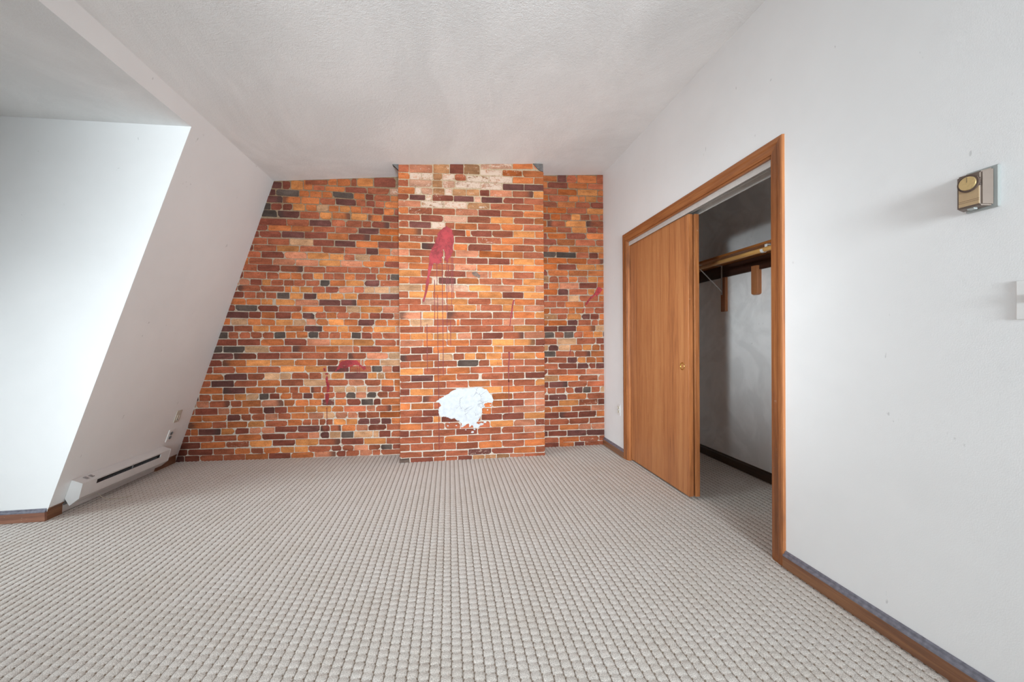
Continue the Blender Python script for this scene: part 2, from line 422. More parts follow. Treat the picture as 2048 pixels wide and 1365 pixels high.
BR_L = """
-1391 2698 -1174 2703 31 r,-1174 2703 -1085 2705 34 o,-1085 2705 -954 2706 44 o,-954 2706 -896 2706 45 r,-896 2706 -735 2707 46 O
-735 2707 -518 2708 49 R,-1715 2672 -1603 2668 60 m,-1603 2668 -1523 2665 60 R,-1523 2665 -1407 2661 59 O,-1407 2661 -1314 2658 46 o
-1314 2658 -1201 2654 48 r,-1201 2653 -1009 2648 47 o,-1009 2648 -796 2642 53 R,-796 2642 -581 2637 58 r,-581 2637 -488 2635 63 w
-1745 2603 -1663 2601 61 m,-1663 2601 -1446 2596 60 k,-1446 2596 -1345 2594 59 o,-1345 2594 -1229 2591 58 o,-1229 2591 -1129 2589 57 o
-1129 2595 -928 2586 56 k,-928 2586 -819 2581 57 o,-819 2581 -734 2577 57 R,-734 2577 -572 2570 58 r,-572 2570 -488 2566 59 o
-1767 2537 -1600 2533 63 m>,-1600 2533 -1430 2530 62 o<,-1430 2530 -1250 2526 60 o,-1250 2526 -1103 2523 59 r,-1103 2526 -906 2519 61 m
-906 2519 -810 2515 61 r,-810 2515 -723 2511 60 R,-723 2511 -630 2508 60 r,-630 2508 -489 2502 60 o,-1786 2464 -1710 2463 64 k
-1710 2463 -1603 2462 64 R,-1603 2462 -1506 2461 64 R,-1506 2461 -1387 2460 64 O,-1387 2460 -1280 2458 64 o,-1280 2458 -1169 2457 64 t
-1169 2457 -1067 2456 60 o,-1066 2456 -958 2452 62 O,-958 2452 -852 2448 62 o,-852 2448 -745 2443 62 r,-745 2443 -638 2439 62 R
-638 2439 -537 2435 63 o,-537 2435 -489 2433 63 R,-1808 2396 -1651 2392 64 k,-1651 2392 -1441 2388 64 m<,-1441 2388 -1253 2384 64 r
-1253 2384 -1136 2382 64 O,-1136 2391 -956 2383 64 o>,-956 2383 -798 2376 63 O,-798 2376 -652 2370 62 o<,-652 2370 -490 2363 60 R
-1827 2312 -1563 2311 63 R,-1563 2311 -1351 2310 62 r,-1351 2310 -1141 2309 60 m,-1141 2314 -1007 2311 63 r,-1007 2311 -849 2308 63 r
-849 2308 -760 2306 61 r,-760 2306 -585 2303 60 R>,-585 2303 -485 2301 58 r,-1850 2253 -1736 2253 53 R,-1736 2253 -1520 2251 53 o
-1520 2251 -1314 2250 54 o,-1314 2250 -1106 2249 54 r,-1106 2246 -889 2242 59 r,-889 2242 -684 2238 60 m,-684 2238 -486 2234 60 y
-1875 2193 -1818 2192 58 R,-1818 2192 -1613 2191 59 R,-1613 2191 -1399 2189 59 m,-1399 2189 -1185 2188 60 R,-1183 2183 -980 2179 60 o
-980 2179 -772 2174 60 R>,-772 2174 -563 2169 59 y,-563 2169 -486 2167 59 y,-1901 2124 -1744 2122 61 r,-1744 2122 -1539 2119 61 r
-1539 2119 -1315 2116 61 t,-1315 2116 -1115 2113 59 R,-1115 2113 -911 2109 61 m,-911 2109 -695 2106 61 o,-695 2106 -487 2102 60 R
-1919 2058 -1871 2058 58 R,-1871 2058 -1660 2056 58 r,-1660 2056 -1446 2054 58 O,-1446 2054 -1234 2053 58 r,-1234 2047 -1022 2043 58 r
-1022 2043 -811 2039 60 r,-811 2039 -694 2037 61 m,-694 2037 -575 2035 61 o,-575 2035 -487 2033 61 p,-1949 1996 -1801 1994 58 r
-1801 1994 -1588 1991 59 R,-1588 1991 -1377 1987 61 p,-1377 1987 -1164 1984 59 O,-1164 1980 -1026 1977 58 O,-1026 1977 -921 1975 58 r
-921 1975 -781 1973 58 t,-781 1973 -620 1969 57 o,-620 1969 -488 1967 57 o,-1971 1930 -1917 1929 58 o,-1917 1929 -1697 1924 58 r
-1697 1924 -1482 1919 59 p,-1482 1919 -1265 1915 60 p,-1265 1916 -1057 1914 56 O,-1057 1914 -848 1911 55 p,-848 1911 -638 1909 55 o
-638 1909 -488 1907 55 R,-2018 1868 -1839 1864 62 r,-1839 1864 -1627 1859 61 R,-1627 1859 -1410 1854 61 r>,-1410 1854 -1199 1849 57 r
-1199 1855 -990 1852 58 r,-990 1852 -771 1849 57 r,-771 1849 -691 1847 57 r,-691 1847 -489 1844 56 o,-2025 1794 -1967 1793 64 R
-1967 1793 -1753 1789 64 r,-1753 1789 -1641 1787 63 r,-1641 1787 -1531 1785 63 o,-1531 1785 -1424 1784 63 o,-1424 1784 -1319 1782 61 r
-1319 1786 -1221 1785 60 O,-1221 1785 -1125 1784 59 r,-1125 1784 -1022 1784 61 r,-1022 1784 -919 1783 60 o,-919 1783 -820 1783 59 r
-820 1783 -714 1782 58 R,-714 1782 -611 1782 57 o,-611 1782 -579 1782 57 R,-579 1782 -491 1781 56 k,-2049 1726 -2007 1726 56 o
-2007 1726 -1907 1724 57 p,-1907 1724 -1798 1722 57 R,-1798 1722 -1713 1721 57 O,-1713 1721 -1595 1719 58 r,-1595 1719 -1501 1718 58 r
-1501 1718 -1392 1716 58 r,-1391 1717 -1254 1717 57 r,-1254 1717 -1161 1718 59 k,-1161 1718 -1013 1718 58 o,-1013 1718 -835 1718 58 O
-835 1718 -682 1719 58 m,-682 1719 -491 1719 58 r,-2066 1667 -2020 1666 56 r,-2020 1666 -1813 1662 56 r<,-1813 1662 -1591 1658 56 r
-1591 1658 -1524 1656 57 o,-1524 1656 -1444 1655 57 O,-1444 1655 -1326 1652 57 O,-1326 1655 -1207 1654 58 r,-1207 1654 -1078 1654 58 R
-1078 1654 -935 1653 58 p,-935 1653 -836 1653 58 r,-836 1653 -736 1653 59 t,-736 1653 -589 1652 59 t,-589 1652 -492 1652 59 t
-2094 1602 -1964 1600 59 R,-1964 1600 -1854 1597 58 r,-1854 1597 -1767 1596 58 r,-1767 1596 -1661 1594 58 r,-1661 1594 -1541 1591 58 k
-1541 1591 -1413 1589 57 O,-1413 1589 -1289 1587 57 m>,-1287 1589 -1156 1588 57 O,-1156 1588 -1026 1588 57 O,-1026 1588 -898 1588 57 O
-898 1588 -679 1587 58 r,-679 1587 -492 1587 58 m,-2115 1537 -1943 1534 57 o<,-1943 1534 -1808 1532 57 o,-1808 1532 -1698 1530 57 O
-1676 1530 -1490 1527 56 O,-1490 1527 -1269 1524 56 p,-1267 1526 -1060 1525 57 m,-1060 1525 -907 1525 57 m>,-907 1525 -786 1524 58 o
-786 1524 -585 1523 59 r,-585 1523 -493 1523 60 r,-2135 1474 -2045 1472 58 R,-2045 1472 -1839 1469 58 k,-1839 1469 -1648 1466 58 R
-1648 1466 -1429 1463 58 r,-1429 1463 -1220 1460 55 o,-1219 1462 -1006 1460 57 r,-1006 1460 -871 1458 58 t,-871 1458 -659 1455 58 O
-659 1455 -496 1454 59 p,-2160 1408 -1922 1404 60 m,-1922 1404 -1807 1403 60 R,-1807 1403 -1677 1400 60 o,-1677 1400 -1528 1398 60 R
-1528 1398 -1425 1396 60 o,-1425 1396 -1308 1394 57 m>,-1305 1401 -1199 1399 57 r,-1199 1399 -1099 1398 58 o,-1099 1398 -981 1397 58 r
-981 1397 -872 1395 58 r,-872 1395 -787 1394 58 o,-787 1394 -681 1393 58 R,-681 1393 -548 1391 58 R,-548 1391 -496 1390 58 p
-2184 1341 -2087 1339 61 o,-2087 1339 -1934 1337 60 t,-1934 1337 -1811 1335 59 o,-1811 1335 -1674 1333 59 o,-1674 1333 -1510 1330 56 O
-1510 1330 -1389 1329 56 t,-1388 1335 -1295 1333 56 p,-1295 1333 -1181 1332 59 o,-1181 1332 -1032 1330 59 O,-1032 1330 -896 1328 60 o
-896 1328 -736 1326 60 m,-736 1326 -613 1325 60 o,-613 1325 -494 1323 60 o,-2213 1273 -2058 1272 59 m,-2058 1272 -1886 1271 58 r
-1886 1271 -1734 1271 57 O,-1734 1271 -1589 1270 57 o,-1589 1272 -1405 1270 53 o,-1405 1270 -1237 1267 57 m>,-1237 1267 -1096 1265 57 o
-1096 1265 -991 1264 57 O,-991 1264 -860 1262 58 o,-860 1262 -749 1260 58 o,-749 1260 -530 1257 58 O,-530 1257 -482 1257 59 p
-2235 1207 -2112 1207 61 k,-2112 1207 -2014 1207 60 r,-2014 1207 -1907 1207 60 r,-1907 1207 -1800 1206 60 r,-1800 1206 -1691 1206 60 r
-1691 1206 -1583 1206 60 k,-1583 1206 -1485 1206 60 o,-1485 1210 -1373 1208 60 o,-1373 1208 -1275 1206 60 k,-1275 1206 -1173 1204 60 r
-1173 1204 -1066 1202 60 r,-1066 1202 -961 1200 60 o,-961 1200 -865 1199 60 k,-865 1199 -763 1197 60 R,-763 1197 -659 1195 60 r
-659 1195 -483 1192 60 r,-2267 1138 -2030 1138 61 R,-2030 1138 -1814 1138 62 R,-1814 1138 -1595 1137 62 o,-1595 1139 -1383 1136 61 R
-1383 1136 -1164 1133 63 p,-1164 1133 -945 1130 62 O,-945 1130 -738 1127 61 O,-738 1127 -526 1124 61 r,-526 1124 -483 1123 60 r
-2289 1071 -2162 1071 60 k,-2162 1071 -1960 1070 60 k,-1960 1070 -1740 1069 60 t,-1740 1069 -1522 1068 59 r,-1522 1070 -1301 1067 60 r<
-1301 1067 -1079 1065 60 o,-1079 1065 -948 1063 60 p,-948 1063 -880 1062 60 r,-880 1062 -672 1060 60 R,-672 1060 -484 1058 59 o
-2312 1004 -2065 1004 60 m,-2065 1004 -1851 1003 60 R<,-1851 1003 -1639 1003 60 R,-1639 1005 -1428 1003 58 r,-1428 1003 -1214 1000 60 r
-1214 1000 -995 997 60 r,-995 997 -817 995 60 r<,-817 995 -604 992 60 p,-604 992 -484 991 60 t,-2330 939 -2167 938 60 R
-2167 938 -1950 937 60 o<,-1950 937 -1723 936 59 O,-1723 936 -1503 935 57 O,-1503 937 -1291 934 58 o,-1291 934 -1085 931 59 r
-1085 931 -872 928 59 r,-872 928 -841 928 59 p,-841 928 -685 926 59 o,-685 926 -485 923 59 t,-2357 871 -2254 871 61 R
-2254 871 -2048 871 61 r,-2048 871 -1847 871 60 o,-1847 871 -1633 870 60 r,-1633 875 -1408 872 58 O,-1408 872 -1194 869 59 O
-1194 869 -982 866 59 m,-982 866 -768 863 59 r,-768 863 -667 861 59 k<,-667 861 -569 860 59 p,-569 860 -485 858 59 R
-2384 803 -2151 803 59 o,-2151 803 -1940 803 59 m,-1940 803 -1783 803 59 r,-1783 803 -1638 803 60 t,-1638 803 -1531 803 60 t
-1531 807 -1368 804 60 r,-1368 804 -1246 803 61 r,-1246 803 -1160 801 61 t,-1160 801 -1030 799 61 O,-1030 799 -811 796 61 m
-811 796 -715 795 61 O,-715 795 -641 794 61 g,-641 794 -486 792 61 o,-2411 739 -2270 739 57 r,-2270 739 -2061 738 59 m
-2061 738 -1849 738 60 r,-1849 738 -1632 738 60 o,-1632 741 -1419 738 60 r,-1419 738 -1202 734 61 t,-1202 734 -995 731 60 r
-995 731 -838 728 60 p,-838 728 -677 725 60 r,-677 725 -553 723 59 o,-553 723 -486 722 59 o,-2433 675 -2380 675 59 r
-2380 675 -2165 672 59 o,-2165 672 -1958 670 59 m<,-1958 670 -1804 669 58 o,-1804 669 -1682 668 58 r,-1682 670 -1547 669 58 o
-1547 669 -1466 668 59 r,-1466 668 -1352 667 59 o,-1352 667 -1249 667 58 r<,-1249 667 -1135 666 57 r,-1135 666 -1022 665 56 t
-1022 665 -920 664 56 t,-920 664 -817 663 55 t,-817 663 -678 662 54 p,-678 662 -549 661 53 R,-549 661 -478 660 53 o
-2453 607 -2380 607 59 m,-2380 607 -2272 607 59 r,-2272 607 -2161 607 58 o,-2161 607 -2059 607 58 o,-2059 607 -1949 607 58 O
-1949 607 -1835 607 57 t,-1835 607 -1742 608 57 k,-1742 608 -1641 608 56 R,-1641 608 -1529 607 57 o,-1529 607 -1427 607 57 r
-1427 607 -1332 607 57 m,-1332 607 -1218 606 57 o,-1218 606 -1119 606 57 r,-1119 606 -1017 606 57 r,-1017 606 -923 605 57 k
-923 605 -820 605 57 p,-820 605 -719 604 57 k,-719 604 -607 604 57 r,-607 604 -478 604 57 r,-2479 543 -2404 543 60 w
-2404 543 -2288 542 60 p,-2288 542 -2098 542 60 r>,-2098 542 -1993 542 60 r,-1993 542 -1815 542 60 o,-1815 542 -1605 542 61 p>
-1605 542 -1501 541 59 o,-1501 541 -1372 540 59 o,-1372 540 -1247 539 59 o,-1247 539 -1125 538 60 m+,-1125 538 -1012 537 60 o
-1012 537 -872 535 61 R,-872 535 -753 534 61 k<,-753 534 -679 534 61 R,-679 534 -479 532 62 o,-2505 473 -2419 473 61 r
-2419 473 -2210 473 61 R,-2210 473 -2101 473 60 p,-2101 473 -1927 473 60 o,-1927 473 -1798 473 60 r,-1798 473 -1691 473 60 m
-1691 473 -1574 473 58 R,-1574 477 -1407 475 58 o,-1407 475 -1296 474 58 O,-1296 474 -1157 473 58 O,-1157 473 -1040 471 58 o
-1040 471 -821 469 58 r,-821 469 -734 468 58 p,-734 468 -578 467 58 r>,-578 467 -479 466 58 o,-2525 406 -2355 407 59 o
-2355 407 -2129 408 59 o,-2129 408 -2002 408 59 m,-2002 408 -1907 408 59 r,-1907 408 -1780 409 59 r,-1780 409 -1661 409 59 p
-1661 413 -1539 412 56 r,-1539 412 -1373 410 58 o,-1373 410 -1233 409 57 p,-1233 409 -1121 408 57 t,-1121 408 -1003 407 57 p
-1003 407 -903 406 57 p,-903 406 -824 405 57 r,-824 405 -694 404 57 r,-694 404 -480 402 57 y,-2551 342 -2483 342 58 r
-2483 342 -2262 341 58 o<,-2262 341 -2130 341 58 r,-2130 341 -1943 341 58 o,-1943 341 -1783 341 59 O,-1783 341 -1571 341 56 r
-1571 348 -1434 347 58 o,-1434 347 -1345 346 57 r,-1345 346 -1276 345 57 r,-1276 345 -1212 345 57 r,-1212 345 -1140 344 57 r
-1140 344 -1019 343 57 O,-1019 343 -906 342 56 O,-906 342 -792 341 56 m,-792 341 -681 340 56 m,-681 340 -579 339 56 m
-579 339 -480 338 55 o,-2571 277 -2456 277 59 r,-2456 277 -2391 277 58 o,-2391 277 -2184 277 58 m>,-2184 277 -2059 277 58 O
-2059 277 -1928 277 57 R,-1928 277 -1817 277 57 p,-1817 277 -1690 277 57 p,-1690 284 -1477 282 55 R,-1477 282 -1268 281 58 m
-1268 281 -1172 281 58 R<,-1172 281 -1063 280 58 r>,-1063 280 -923 280 58 o,-923 280 -806 279 58 p,-806 279 -629 278 57 R+
-629 278 -481 278 57 r,-2592 210 -2472 211 58 R,-2472 211 -2253 212 58 r,-2253 212 -2037 212 58 r,-2037 212 -1813 213 58 o
-1813 213 -1593 214 56 R,-1593 218 -1377 217 59 r,-1377 217 -1271 216 60 p,-1271 216 -1176 215 60 m,-1176 215 -1069 214 61 t
-1069 214 -945 213 61 k,-945 213 -761 212 61 t,-761 212 -701 211 62 t,-701 211 -586 211 62 R,-586 211 -487 210 62 r
-2612 149 -2370 148 57 R,-2370 148 -2144 148 58 o,-2144 148 -1927 148 59 r+,-1927 148 -1715 148 60 O,-1715 152 -1499 150 59 R
-1499 150 -1283 148 61 O,-1283 148 -1069 145 60 r>,-1069 145 -848 143 59 R,-848 143 -633 141 59 O,-633 141 -487 139 58 r
-2638 84 -2486 84 56 R,-2486 84 -2257 83 56 R,-2257 83 -2061 82 56 r,-2061 82 -1915 81 56 o,-1915 81 -1796 80 56 r
-1796 80 -1640 80 55 o,-1640 82 -1510 82 56 O,-1510 82 -1381 82 55 O,-1381 82 -1163 81 54 r,-1163 81 -1059 81 53 R
-1059 81 -946 81 52 r,-946 81 -805 80 51 p,-805 80 -685 80 50 r,-685 80 -573 80 49 k<,-573 80 -488 80 49 R
-2628 24 -2514 24 56 m,-2514 24 -2378 23 56 R,-2378 23 -2166 23 56 r,-2166 23 -1966 23 55 r,-1966 23 -1752 23 55 o
-1752 25 -1545 25 53 R,-1545 25 -1326 26 54 o,-1326 26 -1116 27 53 p>,-1116 27 -1022 27 53 R,-1022 27 -892 27 53 r
-892 27 -768 28 53 p,-768 28 -688 28 52 r,-688 28 -488 29 52 r
"""
BR_K = """
308 2812 404 2818 30 w,404 2818 619 2831 32 w,619 2831 828 2844 34 o,828 2844 905 2848 36 p,-464 2751 -361 2754 57 r
-361 2754 -141 2761 57 p+,-141 2761 13 2765 58 g+,13 2765 148 2770 58 R,148 2770 303 2774 58 g+,303 2765 522 2770 52 w*
522 2770 720 2775 56 y+,720 2775 935 2780 59 o,-464 2689 -354 2692 57 o+,-354 2692 -248 2695 58 w*,-248 2695 -142 2698 58 g*
-142 2698 -55 2700 59 g,-55 2700 59 2703 59 w*,59 2703 171 2706 60 r+,171 2695 390 2700 57 g*,390 2700 619 2706 60 w*
619 2706 832 2712 60 o,832 2712 935 2715 60 o,-465 2624 -365 2626 62 r,-365 2626 -150 2630 63 w+,-150 2630 -55 2631 64 g
-55 2631 66 2634 64 w,66 2634 310 2638 59 w*,310 2631 521 2636 60 w*,521 2636 735 2642 60 m,735 2642 934 2647 61 m
-465 2553 -308 2555 59 o+,-308 2555 -252 2556 59 w*,-252 2556 -143 2557 59 w+,-143 2557 -33 2558 60 g+,-33 2558 37 2559 60 w*
37 2559 173 2561 60 g+,173 2563 299 2566 60 g+,299 2566 397 2568 58 R,397 2568 618 2572 59 p+,618 2572 829 2577 60 r>
829 2577 934 2579 61 O,-466 2492 -363 2494 54 r,-363 2494 -212 2496 54 m,-212 2496 -151 2497 54 g*,-151 2497 50 2500 54 R+
50 2500 246 2504 54 m,247 2501 312 2502 57 w+,312 2502 523 2505 57 m,523 2505 732 2507 57 R,732 2507 933 2510 58 r
-466 2431 -255 2434 56 p+,-255 2434 -41 2437 57 g*,-41 2437 177 2439 57 w*,177 2437 399 2440 57 g+,399 2440 620 2444 57 r
620 2444 833 2447 57 r,833 2447 933 2449 57 o,-464 2366 -369 2367 58 o,-369 2367 -149 2370 59 r+,-149 2370 67 2372 60 r
67 2372 284 2374 60 p+,284 2374 503 2376 60 R,503 2376 726 2379 60 r,726 2379 933 2381 60 o,-464 2302 -259 2302 57 r
-259 2302 -45 2303 59 R,-45 2303 179 2303 60 w+,179 2304 403 2308 60 r,403 2308 627 2311 60 O,627 2311 835 2314 59 r
835 2314 932 2316 59 o,-462 2240 -365 2239 59 r,-365 2239 -160 2238 59 m,-160 2238 -32 2238 59 w*,-32 2238 58 2238 59 r
58 2236 275 2240 59 o,275 2240 505 2244 60 r,505 2244 725 2247 60 o,725 2247 933 2251 59 r,-463 2172 -247 2171 60 o>
-247 2171 -35 2171 59 r,-35 2171 162 2171 57 R,162 2171 209 2171 58 o,209 2170 416 2174 58 R,416 2174 623 2178 60 r
623 2178 840 2182 61 O,840 2182 933 2184 62 o,-463 2105 -364 2106 60 r,-364 2106 -141 2107 60 r+,-141 2107 57 2107 60 r
57 2108 272 2109 59 R,272 2109 507 2110 60 r+,507 2110 724 2112 61 o,724 2112 934 2113 62 r,-464 2039 -256 2038 59 o
-256 2038 -44 2037 60 m<,-44 2037 44 2037 60 r,44 2037 182 2037 60 o,182 2039 407 2040 60 R,407 2040 620 2042 60 o
620 2042 836 2044 61 r,836 2044 933 2045 61 o,-464 1974 -365 1973 59 p,-365 1973 -147 1973 59 r,-147 1973 -45 1973 59 r
-45 1973 64 1973 59 r,64 1975 287 1976 58 p,287 1976 511 1976 59 y,511 1976 723 1977 59 o,723 1977 933 1977 60 r
-462 1907 -257 1907 57 o,-257 1907 -48 1906 57 r,-48 1906 168 1906 58 r,168 1907 377 1908 59 R,377 1908 592 1909 59 R
592 1909 627 1910 59 o,627 1910 835 1911 59 O,835 1911 933 1912 59 o,-463 1847 -371 1847 56 p,-371 1847 -153 1845 56 o
-153 1845 53 1843 56 r,53 1843 267 1844 57 p+,267 1844 491 1845 58 o,491 1845 518 1845 59 o,518 1845 727 1846 59 o
727 1846 933 1846 59 o,-463 1781 -258 1780 60 O,-258 1780 -46 1780 59 r,-46 1780 162 1779 58 R,162 1778 376 1778 59 p
376 1778 408 1778 59 p,408 1778 621 1778 59 O,621 1778 832 1778 60 r,832 1778 933 1779 60 O,-464 1712 -367 1713 62 o
-367 1713 -154 1713 62 r,-154 1713 -100 1713 62 w*,-100 1713 73 1713 62 m,73 1714 288 1713 59 o,288 1713 509 1713 59 r
509 1713 718 1712 59 r,718 1712 933 1712 59 O,-464 1644 -254 1643 61 t,-254 1643 -29 1643 61 O,-29 1643 187 1642 58 w+
187 1647 404 1647 58 O,404 1647 620 1647 58 p,620 1647 839 1647 58 O,839 1647 933 1646 58 p,-465 1578 -373 1578 59 r
-373 1578 -152 1578 59 O,-152 1578 61 1578 58 o,61 1584 279 1583 55 r,279 1583 514 1583 58 O,514 1583 723 1582 58 R
723 1582 934 1581 58 O,-465 1512 -255 1513 56 r,-255 1513 -30 1513 55 w+,-30 1513 178 1513 54 O,178 1518 403 1518 56 r
403 1518 632 1517 56 O,632 1517 841 1516 56 o,841 1516 933 1516 57 r,-466 1452 -373 1453 59 r,-373 1453 -169 1454 59 r
-169 1454 45 1455 58 r,45 1455 259 1456 58 O,259 1458 302 1458 60 p,302 1458 513 1457 59 r,513 1457 728 1455 58 O
728 1455 934 1454 57 p,-461 1380 -251 1382 62 p<,-251 1382 -18 1383 63 O,-18 1383 201 1385 62 r<,201 1385 416 1386 62 r
416 1386 623 1387 61 r,623 1387 835 1388 60 o,835 1388 935 1388 59 O,-462 1314 -364 1314 60 o,-364 1314 -147 1315 60 t
-147 1315 67 1316 60 r,67 1316 101 1317 60 o,101 1318 309 1319 59 r,309 1319 520 1320 59 r,520 1320 732 1322 59 p
732 1322 935 1323 59 r,-460 1246 -239 1248 59 r,-239 1248 -14 1250 59 r,-14 1250 200 1252 59 r,200 1254 410 1255 60 r
410 1255 623 1256 59 r,623 1256 839 1257 59 O,839 1257 935 1257 59 o,-460 1181 -360 1182 58 o,-360 1182 -148 1183 58 O
-148 1183 74 1184 59 O,74 1184 210 1185 59 p,210 1185 316 1186 60 r,316 1186 519 1188 60 R,519 1188 726 1190 61 r>
726 1190 936 1192 61 p,-458 1118 -245 1118 59 p,-245 1118 -20 1119 58 o,-20 1119 191 1120 57 o,191 1121 409 1121 58 r
409 1121 627 1121 60 O,627 1121 838 1121 61 O>,838 1121 935 1121 62 R,-459 1050 -361 1051 61 r,-361 1051 -154 1053 61 R
-154 1053 58 1055 59 o,58 1057 267 1056 58 r,267 1056 424 1056 59 o,424 1056 518 1055 59 O,518 1055 722 1055 59 r
722 1055 935 1054 60 r,-459 981 -256 983 60 R<,-256 983 -95 985 60 r,-95 985 36 987 59 t,36 987 143 989 58 r
143 989 251 989 59 O,251 989 349 989 59 o,349 989 502 989 59 O,502 989 621 989 59 r,621 989 838 989 59 O
838 989 935 989 59 o,-460 916 -367 918 58 r,-367 918 -147 920 59 o,-147 920 75 922 60 r,75 925 277 924 59 k<
277 924 383 924 59 r,383 924 509 924 59 O,509 924 724 924 59 r,724 924 935 923 59 r,-460 851 -244 852 58 O
-244 852 -27 853 59 r,-27 853 197 854 59 o,197 858 412 857 59 r,412 857 631 857 58 r,631 857 837 857 57 r
837 857 936 856 57 o,-461 787 -361 787 57 r,-361 787 -151 788 57 m,-151 788 63 788 58 o,63 792 281 793 57 r
305 793 517 794 59 r,517 794 732 795 59 r,732 795 935 796 59 R,-461 724 -255 724 57 r,-255 724 -34 723 59 r
-34 723 177 723 61 r,177 725 392 725 59 o,392 725 616 725 59 r,616 725 833 725 59 r,833 725 935 725 59 O
-462 660 -368 659 59 R,-368 659 -149 655 60 O,-149 655 68 652 61 r,68 652 306 648 58 r,306 662 506 663 58 O
506 663 726 664 57 o,726 664 935 665 57 r,-462 592 -253 590 60 r,-253 590 -46 587 59 r<,-46 587 192 584 58 r
193 594 402 595 54 r,402 595 612 596 61 o,612 596 832 598 61 r,832 598 935 598 61 p,-463 526 -364 525 60 o
-364 525 -150 524 60 o,-150 524 -46 523 59 r,-46 523 193 522 58 r,192 525 305 526 62 r,305 526 405 527 61 o
405 527 508 527 61 o,508 527 723 528 61 R,723 528 831 529 60 p,831 529 935 530 60 p,-463 459 -254 457 57 r
-254 457 -96 455 57 R,-96 455 142 453 58 r,141 456 305 458 58 r,305 458 398 459 57 o,398 459 614 462 58 r
614 462 834 464 59 p,834 464 934 466 59 p,-464 398 -365 397 56 r,-365 397 -157 395 56 R,-157 395 -83 395 56 O
-83 395 102 393 56 R,102 393 296 391 55 r,299 398 504 398 58 R,504 398 722 398 59 R,722 398 934 397 60 O
-467 333 -260 331 58 o,-260 331 -48 329 58 r,-48 329 99 328 57 r,99 327 386 329 56 r,386 329 616 330 59 O
616 330 833 332 59 p,833 332 933 332 59 R+,-467 268 -377 267 57 R,-377 267 -163 266 57 r,-163 266 54 265 58 r
54 266 264 266 57 R,264 266 494 266 58 r,494 266 718 266 59 r,718 266 930 265 59 p,-468 205 -269 203 58 r
-269 203 -54 200 58 r,-54 200 168 198 59 o,168 199 388 199 61 r,388 199 610 200 61 r,610 200 829 200 60 r
829 200 932 200 60 o,-468 139 -369 138 60 r,-369 138 -156 136 61 r,-156 136 59 134 61 r,58 130 271 131 59 r
271 131 502 131 61 o,502 131 723 131 61 r,723 131 933 132 62 o,-469 71 -260 68 55 r,-260 68 -44 65 54 r
-44 65 173 62 52 r,172 66 396 65 52 m+,396 65 614 64 54 R,614 64 834 62 56 o,834 62 933 62 58 r
-469 15 -373 15 46 k,-373 15 -157 14 45 R,-157 14 -42 13 45 r,-42 13 72 13 44 r,72 13 212 12 44 R
214 15 333 12 44 g,333 12 444 10 45 g,444 10 574 8 46 g,574 8 719 5 46 p,719 5 932 1 47 r
"""
